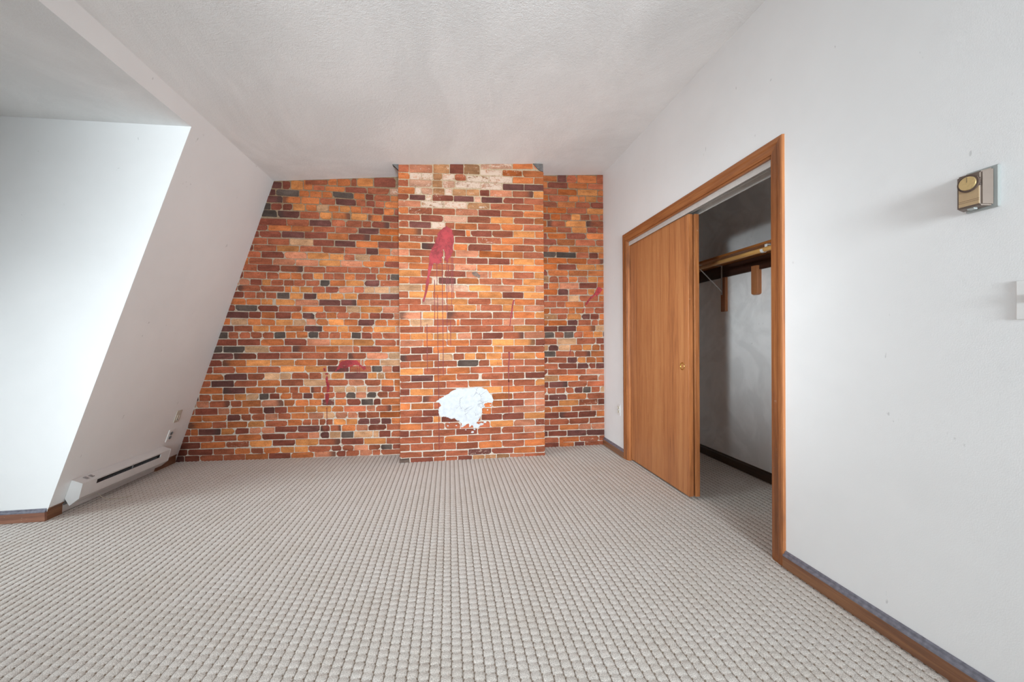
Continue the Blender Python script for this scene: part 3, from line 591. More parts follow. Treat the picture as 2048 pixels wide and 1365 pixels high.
BR_R = """
994 2856 1149 2858 58 o,1149 2858 1254 2860 58 m,1254 2860 1370 2861 58 r,1370 2861 1590 2865 58 o,1590 2865 1683 2866 58 r
993 2791 1043 2792 61 o,1043 2792 1265 2796 61 R,1265 2796 1486 2800 60 o,1486 2800 1682 2803 60 r,993 2720 1152 2723 63 r
1152 2723 1372 2727 63 y,1372 2727 1600 2732 63 O,1600 2732 1682 2733 63 o,992 2652 1054 2653 61 y,1054 2653 1275 2656 61 r
1275 2656 1388 2658 61 o,1388 2658 1463 2660 61 o,1463 2660 1591 2662 60 O,1591 2662 1681 2663 60 r,992 2585 1149 2588 58 r
1149 2588 1352 2592 58 o,1352 2592 1518 2595 58 r,1518 2595 1681 2599 58 R,992 2523 1037 2523 60 y,1037 2523 1255 2527 60 y
1255 2527 1476 2531 59 r,1476 2531 1681 2534 59 O,991 2451 1072 2453 64 R,1072 2453 1186 2456 64 y,1186 2456 1301 2459 64 r
1301 2459 1406 2461 63 O,1406 2461 1512 2464 62 r,1512 2464 1618 2466 62 r,1618 2466 1680 2468 61 r,991 2376 1036 2378 62 y
1036 2378 1238 2384 62 r<,1238 2384 1467 2392 61 O,1467 2392 1680 2399 61 r<,990 2313 1144 2317 57 y,1144 2317 1306 2321 58 r
1306 2321 1477 2326 59 O,1477 2326 1592 2329 60 R,1592 2329 1679 2331 61 r,990 2248 1036 2249 59 R,1036 2249 1248 2254 59 y
1248 2254 1469 2259 61 R,1469 2259 1679 2263 62 o,995 2183 1141 2185 62 R,1141 2185 1346 2187 64 o,1346 2187 1577 2190 64 r
1577 2190 1679 2191 64 r,994 2110 1048 2111 60 r,1048 2111 1277 2113 60 o,1277 2113 1496 2116 61 o,1496 2116 1678 2118 62 O
994 2050 1135 2051 55 k,1135 2051 1354 2052 56 k,1354 2052 1498 2052 57 r,1498 2052 1604 2053 57 R,1604 2053 1678 2053 58 o
994 1987 1039 1987 59 y,1039 1987 1254 1988 58 y,1254 1988 1475 1988 58 y,1475 1988 1677 1989 57 r>,993 1919 1145 1921 59 y
1145 1921 1356 1923 59 R,1356 1923 1573 1925 58 O,1573 1925 1677 1926 57 O,993 1855 1041 1855 60 R,1041 1855 1267 1857 59 o
1267 1857 1483 1859 59 o,1483 1859 1677 1861 59 o,992 1786 1054 1787 64 g,1054 1787 1157 1788 63 r,1157 1788 1269 1790 62 r
1269 1790 1374 1791 61 o,1374 1791 1483 1792 60 p,1483 1792 1594 1794 59 O,1594 1794 1676 1795 58 o,992 1713 1048 1715 61 R
1048 1715 1162 1718 61 o,1162 1718 1385 1724 60 p,1385 1724 1591 1730 60 R,1591 1730 1676 1732 59 o,991 1650 1148 1653 59 y
1148 1653 1269 1655 60 m,1269 1655 1482 1659 62 r,1482 1659 1563 1660 63 O,1563 1660 1675 1662 64 o,991 1583 1042 1584 59 R
1042 1584 1263 1585 60 r,1263 1585 1387 1586 61 t,1387 1586 1607 1588 62 r,1607 1588 1675 1588 63 o,991 1518 1134 1519 61 r
1134 1519 1229 1520 60 r,1229 1520 1442 1521 60 o,1442 1521 1675 1523 59 r,995 1448 1063 1449 59 y,1063 1449 1265 1452 58 r
1265 1452 1344 1453 59 o,1344 1453 1450 1455 59 o,1450 1455 1556 1456 59 r,1556 1456 1680 1458 59 r,995 1387 1141 1388 56 g
1141 1388 1250 1389 56 r,1250 1389 1411 1390 57 O,1411 1390 1511 1391 57 m,1511 1391 1612 1391 57 R,1612 1391 1680 1392 57 o
995 1322 1040 1323 57 y,1040 1323 1253 1325 57 y,1253 1325 1369 1327 57 m,1369 1327 1519 1328 57 r,1519 1328 1600 1329 57 r
1600 1329 1679 1330 57 o,994 1258 1146 1260 58 R,1146 1260 1354 1262 58 m,1354 1262 1569 1264 58 o>,1569 1264 1679 1265 59 t
994 1194 1113 1195 61 k,1113 1195 1214 1195 61 r,1214 1195 1324 1196 62 k,1324 1196 1426 1197 62 r,1426 1197 1543 1198 62 o
1543 1198 1653 1199 62 O,1653 1199 1678 1199 62 m,993 1122 1137 1123 62 r<,1137 1123 1353 1125 63 t,1353 1125 1571 1127 63 r
1571 1127 1678 1128 64 R,993 1056 1041 1056 59 g,1041 1056 1153 1057 59 m,1153 1057 1281 1057 60 t,1281 1057 1420 1057 61 o
1420 1057 1526 1058 62 O,1526 1058 1618 1058 62 o,1618 1058 1678 1058 63 r,992 991 1122 991 59 k,1122 991 1333 990 59 r
1333 990 1514 989 60 r>,1514 989 1677 988 61 o,992 926 1035 926 59 R,1035 926 1248 924 59 r,1248 924 1361 923 59 m
1361 923 1460 922 59 O,1460 922 1570 922 59 o,1570 922 1677 921 58 o>,992 860 1149 860 57 r,1149 860 1360 859 57 R
1360 859 1491 858 57 m,1491 858 1569 858 57 R,1569 858 1676 858 57 m,991 799 1034 798 58 R,1034 798 1247 797 58 r
1247 797 1460 796 58 r,1460 796 1676 794 59 p,993 731 1152 730 61 g,1152 730 1375 728 60 o,1375 728 1595 727 59 r
1595 727 1680 726 58 p,992 663 1046 663 59 R,1046 663 1255 664 59 m>,1255 664 1470 664 58 r,1470 664 1680 665 56 r
992 598 1025 598 61 r,1025 598 1124 598 61 r,1124 598 1227 599 61 r,1227 599 1325 599 60 r,1325 599 1420 600 60 m
1420 600 1516 600 60 k,1516 600 1619 601 60 r,1619 601 1679 601 59 t,991 527 1042 527 61 R,1042 527 1245 529 61 m
1245 529 1466 531 60 o,1466 531 1679 533 60 r,991 462 1153 464 58 R,1153 464 1376 465 59 O,1376 465 1591 467 59 r+
1591 467 1678 467 59 R,990 396 1072 397 57 o,1072 397 1293 399 58 o,1293 399 1512 400 58 r,1512 400 1678 401 58 p
990 334 1156 335 59 R<,1156 335 1369 336 60 R<,1369 336 1574 337 60 R,1574 337 1678 337 61 o,990 265 1050 265 59 r
1050 265 1268 265 60 r,1268 265 1490 265 60 r,1490 265 1677 265 61 r,989 202 1155 202 55 R,1155 202 1375 201 57 o
1375 201 1514 201 58 p,1514 201 1677 201 59 p,989 142 1034 141 58 m,1034 141 1243 138 58 R,1243 138 1458 135 58 m
1458 135 1676 132 58 m,988 73 1154 72 55 r,1154 72 1377 71 55 o,1377 71 1601 69 54 r+,1601 69 1676 69 55 r
988 19 1154 17 53 R,1154 17 1321 14 54 o,1321 14 1438 13 55 m,1438 13 1676 9 56 r+
"""
# ------------------------------------------------------------------ large structure
X0, X1 = -5.15, 2.62
# floor slab and ribbed carpet
bm = bmesh.new(); box(bm, X0, X1, REAR - 0.15, 4.5, -0.12, -0.008)
floor = struct(bm_obj('floor', bm, M['carpet']), 'beige ribbed carpet floor running up to the brick wall', 'floor')

def carpet(xa, xb, ya, yb):
    i0, i1 = math.floor(xa / RP), math.ceil(xb / RP)
    tx = np.array([0.0, 0.07, 0.22, 0.5, 0.78, 0.93]); zx = np.array([-0.0075, -0.0030, -0.0006, 0.0, -0.0006, -0.0030])
    ty = np.array([0.0, 0.14, 0.5, 0.86]); zy = np.array([-0.0011, -0.0002, 0.0, -0.0002])
    n_i = i1 - i0; n_j = int((yb - ya) / RQ)
    xs = ((np.arange(i0, i1)[:, None] + tx[None, :]) * RP).ravel()
    zxs = np.tile(zx, n_i); cells = np.repeat(np.arange(i0, i1), len(tx))
    ny = n_j * len(ty)
    Yb = ((np.arange(n_j)[:, None] + ty[None, :]) * RQ).ravel()
    zys = np.tile(zy, n_j)
    off = -((cells * 0.37) % 1.0) * RQ
    base = math.ceil(ya / RQ) * RQ + RQ
    VX = np.repeat(xs[:, None], ny, 1)
    rs = np.random.RandomState(4)
    VX = VX + (zxs[:, None] > -0.004) * 0.0
    VY = base + Yb[None, :] + off[:, None]
    amp = 1.0
    VZ = zxs[:, None] + zys[None, :] * (1.0 - (zxs[:, None] < -0.005) * 0.3)
    bump = rs.uniform(-0.0005, 0.0005, VZ.shape)
    VZ = VZ + bump
    nx = len(xs)
    co = np.stack([VX, VY, VZ], -1).reshape(-1, 3).astype(np.float32)
    a = (np.arange(nx - 1)[:, None] * ny + np.arange(ny - 1)[None, :]).ravel()
    quads = np.stack([a, a + ny, a + ny + 1, a + 1], -1).astype(np.int32)
    me = bpy.data.meshes.new('carpet_pile')
    me.vertices.add(len(co)); me.vertices.foreach_set('co', co.ravel())
    me.loops.add(quads.size); me.loops.foreach_set('vertex_index', quads.ravel())
    me.polygons.add(len(quads)); me.polygons.foreach_set('loop_start', np.arange(0, quads.size, 4, dtype=np.int32))
    me.polygons.foreach_set('loop_total', np.full(len(quads), 4, np.int32))
    me.update(calc_edges=True); me.validate()
    me.polygons.foreach_set('use_smooth', np.ones(len(quads), bool))
    me.materials.append(M['carpet'])
    o = bpy.data.objects.new('carpet_pile', me); COL.objects.link(o)
    o.parent = floor; o.location = -Vector(floor.location)
    o['kind'] = 'stuff'
    return o
carpet(-3.3, 2.50, 0.55, 4.24)

# ceiling, rising gently to the right
bm = bmesh.new()
xl, xr = -2.2, W + 0.13
hexa(bm, [(xl, REAR, zceil(xl)), (xr, REAR, zceil(xr)), (xr, 4.45, zceil(xr)), (xl, 4.45, zceil(xl)),
          (xl, REAR, zceil(xl) + .12), (xr, REAR, zceil(xr) + .12), (xr, 4.45, zceil(xr) + .12), (xl, 4.45, zceil(xl) + .12)])
struct(bm_obj('ceiling', bm, M['ceil']), 'stippled off-white ceiling rising slightly to the right', 'ceiling')

# sloping left wall: full height by the bricks, a header band above the dormer opening, full height again behind the camera
ZC = (CA + CB * L0) / (1 - CB * SL)
def slope_piece(bm, ya, yb, za, zb, t=0.12):
    P = []
    for z in (za, zb):
        x = L0 + SL * z
        P += [(x - t, ya, z), (x, ya, z), (x, yb, z), (x - t, yb, z)]
    hexa(bm, P)
DN = -4.40                    # near side of the dormer, lengthened unseen so light reaches the closet
bm = bmesh.new()
slope_piece(bm, DY, 4.40, 0, ZC + .06)
slope_piece(bm, DN, DY, TOP, ZC + .06)
slope_piece(bm, REAR, DN, 0, ZC + .06)
struct(bm_obj('wall_left', bm, M['wall']), 'white sloping attic wall leaning in toward the ceiling beside the bricks', 'wall')

# dormer: two cheeks, textured ceiling, end wall with window
XD = -5.00
TE = TOP + 0.0147 * (XD + 1.714)
def cheek(name, ya, yb, label):
    bm = bmesh.new()
    extrude_poly(bm, [(L0 - .0006, ya, 0), (L0 + SL * TOP - .0006, ya, TOP), (XD, ya, TE), (XD, ya, 0)], (0, yb - ya, 0))
    struct(bm_obj(name, bm, M['wall']), label, 'wall')
cheek('wall_dormer_far', DY - .0015, DY + .09, 'white dormer side wall at the left edge of the picture')
cheek('wall_dormer_near', DN - .09, DN, 'white dormer side wall behind the camera')
def dormer_ceiling(name, ya, yb, label):
    bm = bmesh.new()
    xe = L0 + SL * TOP - .002
    hexa(bm, [(XD - .1, ya, TE), (xe, ya, TOP), (xe, yb, TOP), (XD - .1, yb, TE),
              (XD - .1, ya, TE + .1), (xe - .02, ya, TOP + .08), (xe - .02, yb, TOP + .08), (XD - .1, yb, TE + .1)])
    struct(bm_obj(name, bm, M['ceil']), label, 'ceiling')
dormer_ceiling('ceiling_dormer', DN - .09, DY + .09, 'stippled dormer ceiling panel in the upper left corner')

def wall_with_hole(name, axis, pos, t, u0, u1, z0, z1, hole, mat, label):
    """axis 'x': wall plane X=pos..pos+t, u is Y; axis 'y': plane Y=pos..pos+t, u is X"""
    ha, hb, hc, hd = hole
    bm = bmesh.new()
    for (a, b, c, d) in ((u0, ha, z0, z1), (hb, u1, z0, z1), (ha, hb, z0, hc), (ha, hb, hd, z1)):
        if b - a < 1e-4 or d - c < 1e-4: continue
        if axis == 'x': box(bm, pos, pos + t, a, b, c, d)
        else: box(bm, a, b, pos, pos + t, c, d)
    bmesh.ops.remove_doubles(bm, verts=bm.verts[:], dist=1e-5)
    return struct(bm_obj(name, bm, mat), label, 'wall')
for k, (name, ya, yb, hole) in enumerate((('wall_dormer_end', -.02, DY + .09, (.95, 2.25)), ('wall_dormer_end_rear', DN - .09, -.02, (-4.18, -2.22)))):
    wall_with_hole(name, 'x', XD - .12, .12, ya, yb, 0, TE, (hole[0], hole[1], .88, 2.13), M['wall'], ('white dormer end wall holding the nearer window, out of view', 'white dormer end wall with the added window behind the camera')[k])

def window(name, axis, pos, u0, u1, z0, z1, label):
    """sash window: outer frame, meeting rail and two panes"""
    def bb(bm, a, b, c, d, e0, e1, bev=0.004):
        if axis == 'x': box(bm, pos + e0, pos + e1, a, b, c, d, bev)
        else: box(bm, a, b, pos + e0, pos + e1, c, d, bev)
    bm = bmesh.new(); t = .05
    bb(bm, u0, u0 + t, z0, z1, -.10, -.03); bb(bm, u1 - t, u1, z0, z1, -.10, -.03)
    bb(bm, u0 + t, u1 - t, z0, z0 + t, -.10, -.03); bb(bm, u0 + t, u1 - t, z1 - t, z1, -.10, -.03)
    zm = (z0 + z1) / 2
    bb(bm, u0 + t, u1 - t, zm - .02, zm + .02, -.095, -.04)
    root = struct(bm_obj(name, bm, M['white_plastic']), label, 'window')
    for a, b in ((z0 + t, zm - .02), (zm + .02, z1 - t)):
        bm = bmesh.new(); bb(bm, u0 + t, u1 - t, a, b, -.070, -.064, 0)
        bm_obj('pane', bm, M['glass'], root)
g = NT('window_glass'); g.out((1, 1, 1), 0.0, 0, 0.5); g.b.inputs['Transmission Weight'].default_value = 1.0; M['glass'] = g.m
window('window_4', 'x', XD, -4.18, -2.22, .88, 2.13, 'white sash window added in the unseen dormer behind the camera')  # added opening, placed where the closet beam starts
window('window_1', 'x', XD, .95, 2.25, .88, 2.13, 'white dormer sash window, out of view on the left')

# rear wall behind the camera with two windows added for the fill lamps
bm = bmesh.new()
zt = 3.05
for a, b, c, d in ((-4.2, -1.9, 0, zt), (-1.9, -.4, 0, .66), (-1.9, -.4, 2.34, zt), (-.4, -.1, 0, zt), (-.1, 1.4, 0, .66), (-.1, 1.4, 2.34, zt), (1.4, W + .12, 0, zt)):
    box(bm, a, b, REAR - .12, REAR, c, d)
bmesh.ops.remove_doubles(bm, verts=bm.verts[:], dist=1e-5)
struct(bm_obj('wall_rear', bm, M['wall']), 'white rear wall behind the camera', 'wall')
window('window_2', 'y', REAR, -1.9, -.4, .66, 2.34, 'left added white sash window, unseen behind the camera')
window('window_3', 'y', REAR, -.1, 1.4, .66, 2.34, 'right added white sash window, unseen behind the camera')

# right wall with the closet opening (its head is a little out of level)
OY0, OY1 = 1.822, 3.545
ZH0, ZH1 = 2.104, 2.076          # head of opening near / far
WT = 0.12
def zr(y): return ZH0 + (ZH1 - ZH0) * (y - OY0) / (OY1 - OY0)
bm = bmesh.new()
zt = zceil(W) + .10
box(bm, W, W + WT, REAR, OY0, 0, zt); box(bm, W, W + WT, OY1, 4.40, 0, zt)
hexa(bm, [(W, OY0, ZH0), (W + WT, OY0, ZH0), (W + WT, OY1, ZH1), (W, OY1, ZH1), (W, OY0, zt), (W + WT, OY0, zt), (W + WT, OY1, zt), (W, OY1, zt)])
struct(bm_obj('wall_right', bm, M['wall']), 'white right-hand wall with the closet doorway cut into it', 'wall')

# closet shell
WB = 2.50
bm = bmesh.new(); box(bm, WB, WB + .1, 1.30, 4.10, 0, 2.75)
struct(bm_obj('wall_closet_back', bm, M['closet']), 'grey-white brush-marked back wall inside the closet', 'wall')
bm = bmesh.new(); box(bm, W + WT, WB, 4.00, 4.10, 0, 2.75)
struct(bm_obj('wall_closet_far', bm, M['closet']), 'grey-white end wall of the closet hidden behind the doors', 'wall')
bm = bmesh.new(); box(bm, W + WT, WB, 1.30, 1.40, 0, 2.75)
struct(bm_obj('wall_closet_near', bm, M['closet']), 'grey-white near end wall of the closet, out of view', 'wall')
bm = bmesh.new(); box(bm, W + WT, WB + .1, 1.30, 4.10, 2.75, 2.85)
struct(bm_obj('ceiling_closet', bm, M['ceil']), 'closet ceiling above the shelf, out of view', 'ceiling')

# ------------------------------------------------------------------ brickwork
PAL = dict(r=(172, 95, 66), R=(140, 74, 56), o=(200, 114, 66), O=(216, 138, 80), t=(210, 158, 118), m=(114, 68, 60),
           k=(94, 78, 70), p=(202, 128, 96), y=(182, 96, 46), w=(204, 150, 122), g=(182, 128, 88))
rnd = random.Random(11)
def parse(txt):
    out = []
    for item in txt.replace('\n', ',').split(','):
        t = item.split()
        if len(t) == 6: out.append((int(t[0]) / 1e3, int(t[1]) / 1e3, int(t[2]) / 1e3, int(t[3]) / 1e3, int(t[4]) / 1e3, t[5]))
    return out
def jit(c, s):
    a = rnd.gauss(0, s); b = rnd.gauss(0, 0.018); k = (0.4, 1.0, 1.4)
    return tuple(max(0, min(255, v * (1 + a + b * q))) for v, q in zip(c, k))

def brick_geo(b, yf, chip=0.25, recess=0.0):
    """verts (world), faces, uv; face plane at yf(x)"""
    x0, z0, x1, z1, h, code = b
    j = 0.0036
    x0 += j * rnd.uniform(0.6, 1.3); x1 -= j * rnd.uniform(0.6, 1.3)
    L = max(x1 - x0, 0.012)
    hh = h / 2
    def cz(x): return z0 + (z1 - z0) * (x - x0) / L
    def rad():
        r = rnd.uniform(0.003, 0.009)
        if rnd.random() < chip: r = rnd.uniform(0.010, 0.022)
        return min(r, L * 0.3), min(r * rnd.uniform(0.6, 1.3), hh * 0.9)
    w = lambda: rnd.uniform(-0.0022, 0.0022)
    pts = []
    r, q = rad(); pts += [(x0 + w(), -hh + q), (x0 + r, -hh + w())]
    pts += [((x0 + x1) / 2 + rnd.uniform(-.2, .2) * L, -hh + w())]
    r, q = rad(); pts += [(x1 - r, -hh + w()), (x1 + w(), -hh + q)]
    r, q = rad(); pts += [(x1 + w(), hh - q), (x1 - r, hh + w())]
    pts += [((x0 + x1) / 2 + rnd.uniform(-.2, .2) * L, hh + w())]
    r, q = rad(); pts += [(x0 + r, hh + w()), (x0 + w(), hh - q)]
    n = len(pts)
    dy = rnd.uniform(-0.0005, 0.0035); tx = rnd.uniform(-0.010, 0.010); tz = rnd.uniform(-0.02, 0.02)
    xm = (x0 + x1) / 2
    V, UV = [], []
    ins = 0.0028
    for ring, (sc, d) in enumerate(((ins, 0.0), (0.0, 0.0030), (0.0, 0.035))):
        for (x, zz) in pts:
            xx = x + (sc if x < xm else -sc); z2 = zz + (sc if zz < 0 else -sc)
            V.append((xx, yf(xx) + recess + dy + max(-0.0004, 0) + d + tx * (xx - xm) * 0.3 + tz * z2 * 0.3, cz(xx) + z2))
            UV.append(((xx - x0) / L, (z2 + hh) / h))
    F = [list(range(n))]
    for a in (0, 1):
        for i in range(n):
            F.append([a * n + i, a * n + n + i, a * n + n + (i + 1) % n, a * n + (i + 1) % n])
    base = code[0]
    rgb = lin(jit(PAL[base], 0.07), BK)
    fx = [0.0, 0.0, 0.0]
    if '<' in code: fx[0] = 1.0
    if '>' in code: fx[1] = 1.0
    if '*' in code: fx[2] = 1.0
    elif '+' in code: fx[2] = 0.55
    elif base == 'w': fx[2] = 0.7
    elif base == 'g': fx[2] = 0.45
    elif rnd.random() < 0.12: fx[2] = rnd.uniform(0.05, 0.22)
    return V, F, UV, rgb, fx

def set_attrs(me, cols, fxs, uvs):
    ca = me.color_attributes.new('Col', 'FLOAT_COLOR', 'POINT'); ca.data.foreach_set('color', [c for q in cols for c in (*q, 1.0)])
    fa = me.color_attributes.new('Fx', 'FLOAT_COLOR', 'POINT'); fa.data.foreach_set('color', [c for q in fxs for c in (*q, 1.0)])
    ul = me.uv_layers.new(name='UV')
    buf = []
    for l in me.loops: buf += uvs[l.vertex_index]
    ul.data.foreach_set('uv', buf)

def lay(bricks, yf, parent, chip, limit=300):
    """the largest bricks each an object, the rest one joined part"""
    order = sorted(range(len(bricks)), key=lambda i: -(bricks[i][2] - bricks[i][0]) * bricks[i][4])
    single = set(order[:limit])
    JV, JF, JU, JC, JX = [], [], [], [], []
    pl = WLOC(parent)
    for i, b in enumerate(bricks):
        gap = min(zceil(b[0]) - b[1], zceil(b[2]) - b[3]) - b[4] / 2
        if 0.003 < gap < 0.050:                      # top course runs up to the ceiling
            b = (b[0], b[1] + gap / 2, b[2], b[3] + gap / 2, b[4] + gap, b[5])
        V, F, UV, rgb, fx = brick_geo(b, yf, chip)
        if i in single:
            ctr = Vector(((b[0] + b[2]) / 2, yf((b[0] + b[2]) / 2), (b[1] + b[3]) / 2))
            me = bpy.data.meshes.new('brick')
            me.from_pydata([(v[0] - ctr.x, v[1] - ctr.y, v[2] - ctr.z) for v in V], [], F)
            set_attrs(me, [rgb] * len(V), [fx] * len(V), UV)
            me.materials.append(M['brick'])
            o = bpy.data.objects.new('brick', me); COL.objects.link(o)
            o.parent = parent; o.location = ctr - pl
        else:
            k = len(JV); JV += V; JU += UV; JC += [rgb] * len(V); JX += [fx] * len(V)
            F = [[q + k for q in f] for f in F]; JF += F
    if JV:
        me = bpy.data.meshes.new('brick_remainder')
        me.from_pydata([tuple(Vector(v) - pl) for v in JV], [], JF)
        set_attrs(me, JC, JX, JU); me.materials.append(M['brick'])
        o = bpy.data.objects.new('brick_remainder', me); COL.objects.link(o)
        o.parent = parent; o['kind'] = 'stuff'

def mortar_wall(name, xa, xb, yf, ztop, thick, label, rec=0.0048, mat='mortar'):
    """rough mortar slab with a slightly uneven face"""
    nx = int((xb - xa) / 0.02); nz = 150
    V, F = [], []
    for i in range(nx + 1):
        x = xa + (xb - xa) * i / nx; zt_ = ztop(x)
        for k in range(nz + 1):
            z = -0.01 + (zt_ + 0.01) * k / nz
            d = noise.noise(Vector((x * 30, 3.1, z * 30))) * 0.0022
            V.append((x, yf(x) + rec + d, z))
    s = nz + 1
    for i in range(nx):
        for k in range(nz): F.append((i * s + k, (i + 1) * s + k, (i + 1) * s + k + 1, i * s + k + 1))
    k0 = len(V)
    V += [(xa, yf(xa) + thick, -0.01), (xb, yf(xb) + thick, -0.01), (xb, yf(xb) + thick, ztop(xb)), (xa, yf(xa) + thick, ztop(xa))]
    F.append((k0, k0 + 3, k0 + 2, k0 + 1))
    F.append([k0, *range(0, s), k0 + 3]); F.append([k0 + 1, k0 + 2, *range(nx * s + nz, nx * s - 1, -1)])
    F.append([k0 + 3, *[i * s + nz for i in range(nx + 1)], k0 + 2]); F.append([k0, k0 + 1, *[i * s for i in range(nx, -1, -1)]])
    o = mesh_obj(name, V, F, M[mat], None, False, True)
    return struct(o, label, 'wall')

ycf = lambda x: C
ybf = lambda x: ywall(x)
wl = mortar_wall('wall_back_left', -2.72, C0 + .02, ybf, lambda x: zceil(x) + .05, 0.11, 'bare orange and brown brick wall left of the chimney breast')
wr = mortar_wall('wall_back_right', C1 - .02, W + .03, ybf, lambda x: zceil(x) + .05, 0.11, 'narrow bare brick wall between chimney breast and white right wall')
kb = mortar_wall('wall_chimney_breast', C0 + .003, C1 - .003, ycf, lambda x: zceil(x) + .04, B - C + .02, 'projecting brick chimney breast with white plaster patch and red paint drips', mat='mortar_chimney')
def meet(bricks, side):
    # bricks next to the chimney breast run on behind its corner
    out = []
    for b in bricks:
        if side < 0 and b[2] > C0 - .043: b = (b[0], b[1], C0 + .012, b[3], b[4], b[5])
        if side > 0 and b[0] < C1 + .075: b = (C1 - .012, b[1], b[2], b[3], b[4], b[5])
        out.append(b)
    return out
lay(meet(parse(BR_L), -1), ybf, wl, 0.28)
lay(meet(parse(BR_R), 1), ybf, wr, 0.28)
lay(parse(BR_K), ycf, kb, 0.10)
# returns of the chimney breast (seen only from the side): header bricks course by course
def returns():
    V, F, U, Cc, Xx = [], [], [], [], []
    pl = WLOC(kb)
    for side, xs in ((-1, C0), (1, C1)):
        for i in range(43):
            z = 0.035 + i * 0.066
            if z > zceil(xs) - .03: break
            cuts = (C + .004, C + .10, C + .205, B) if i % 2 else (C + .004, C + .205, B)
            for a, b in zip(cuts[:-1], cuts[1:]):
                fake = (a, z, b, z, 0.057, rnd.choice('rrroooRpOm'))
                v, f, u, c, fx = brick_geo(fake, lambda t: 0.0, 0.1)
                k = len(V)
                for q in v: V.append((xs - side * q[1] * 0.5, q[0], q[2]))
                F += [[t + k for t in ff] for ff in f]; U += u; Cc += [c] * len(v); Xx += [fx] * len(v)
    me = bpy.data.meshes.new('side_bricks'); me.from_pydata([tuple(Vector(q) - pl) for q in V], [], F)
    set_attrs(me, Cc, Xx, U); me.materials.append(M['brick'])
    o = bpy.data.objects.new('side_bricks', me); COL.objects.link(o); o.parent = kb; o['kind'] = 'stuff'
returns()

# ------------------------------------------------------------------ plaster patch and paint on the bricks
def ragged(pts, sub=4, amp=0.006, seed=1):
    r = random.Random(seed); out = []
    n = len(pts)
    for i in range(n):
        a, b = Vector(pts[i]), Vector(pts[(i + 1) % n])
        k = max(1, min(sub, int((b - a).length / 0.008)))
        for t in range(k):
            q = a.lerp(b, t / k)
            if t: q += Vector((r.uniform(-amp, amp), r.uniform(-amp, amp)))
            out.append((q.x, q.y))
    return out
def sheet(name, pts, yf, front, thick, mat, parent, label=None):
    """thin solid sheet lying on the wall; pts are (x, z)"""
    bm = bmesh.new()
    a = [bm.verts.new((x, yf(x) - front, z)) for x, z in pts]
    f = bm.faces.new(a)
    ret = bmesh.ops.extrude_face_region(bm, geom=[f])
    bmesh.ops.translate(bm, vec=(0, thick, 0), verts=[v for v in ret['geom'] if isinstance(v, bmesh.types.BMVert)])
    bmesh.ops.triangulate(bm, faces=[q for q in bm.faces if len(q.verts) > 4])
    o = bm_obj(name, bm, mat, parent)
    if label: o['label'] = label
    return o
PLASTER = [(0.043, 0.67), (0.004, 0.649), (-0.029, 0.627), (-0.073, 0.604), (-0.128, 0.562), (-0.096, 0.55), (-0.079, 0.528), (-0.101, 0.501), (-0.106, 0.479), (-0.102, 0.434), (-0.064, 0.419), (-0.02, 0.412), (0.013, 0.391), (0.036, 0.401), (0.08, 0.377), (0.113, 0.348), (0.107, 0.309), (0.141, 0.324), (0.175, 0.346), (0.183, 0.311), (0.213, 0.327), (0.225, 0.304), (0.264, 0.298), (0.292, 0.318), (0.253, 0.348), (0.276, 0.376), (0.293, 0.409), (0.307, 0.448), (0.302, 0.482), (0.336, 0.501), (0.328, 0.527), (0.362, 0.543), (0.41, 0.541), (0.42, 0.569), (0.405, 0.607), (0.374, 0.636), (0.363, 0.659), (0.315, 0.683), (0.25, 0.692), (0.199, 0.684), (0.121, 0.678), (0.071, 0.689)]
sheet('plaster_patch', ragged(PLASTER, 6, 0.0045, 5), ycf, 0.0055, 0.008, M['plaster'], kb, 'ragged white plaster patch low on the chimney breast')
for k, (cx, cz, r) in enumerate(((0.30, 0.335, .016), (0.335, 0.352, .014), (0.06, 0.33, .006), (0.215, 0.262, .013), (0.235, 0.285, .008), (-0.005, 0.36, .006), (-0.02, 0.33, .007), (0.36, 0.47, .008), (0.39, 0.515, .007), (0.15, 0.285, .006), (-0.09, 0.30, .006))):
    rr = random.Random(k)
    sheet('plaster_fleck', [(cx + r * rr.uniform(.7, 1.7) * math.cos(t), cz + r * rr.uniform(.5, 1.0) * math.sin(t)) for t in [i * math.pi / 4 for i in range(8)]], ycf, 0.0040, 0.005, M['plaster'], kb)
def ribbon(name, pts, w0, w1, yf, mat, parent, seed, label=None, front=0.0030):
    r = random.Random(seed); L, R = [], []
    P = []
    for a, b in zip(pts[:-1], pts[1:]):
        k = max(2, int((Vector(b) - Vector(a)).length / 0.03))
        P += [Vector(a).lerp(Vector(b), t / k) for t in range(k)]
    P.append(Vector(pts[-1]))
    n = len(P)
    for i, q in enumerate(P):
        w = (w0 + (w1 - w0) * i / (n - 1)) * r.uniform(0.75, 1.25) / 2
        dx = r.uniform(-0.0008, 0.0008)
        L.append((q.x - w + dx, q.y)); R.append((q.x + w + dx, q.y))
    return sheet(name, L + R[::-1], yf, front, 0.0012, mat, parent, label)
MAIN = [(-0.018, 2.235), (0.038, 2.199), (0.047, 2.152), (0.046, 2.066), (0.041, 1.995), (0.022, 1.942), (0.003, 1.932), (-0.009, 1.884), (-0.03, 1.902), (-0.034, 1.978), (-0.053, 2.011), (-0.058, 1.949), (-0.063, 1.887), (-0.1, 1.867), (-0.138, 1.881), (-0.166, 1.809), (-0.184, 1.87), (-0.179, 1.946), (-0.16, 2.003), (-0.136, 2.051), (-0.113, 2.109), (-0.094, 2.171), (-0.056, 2.205)]
sheet('paint_splash', ragged(MAIN, 5, 0.006, 7), ycf, 0.0028, 0.0012, M['red'], kb, 'red paint splash high on the chimney breast')
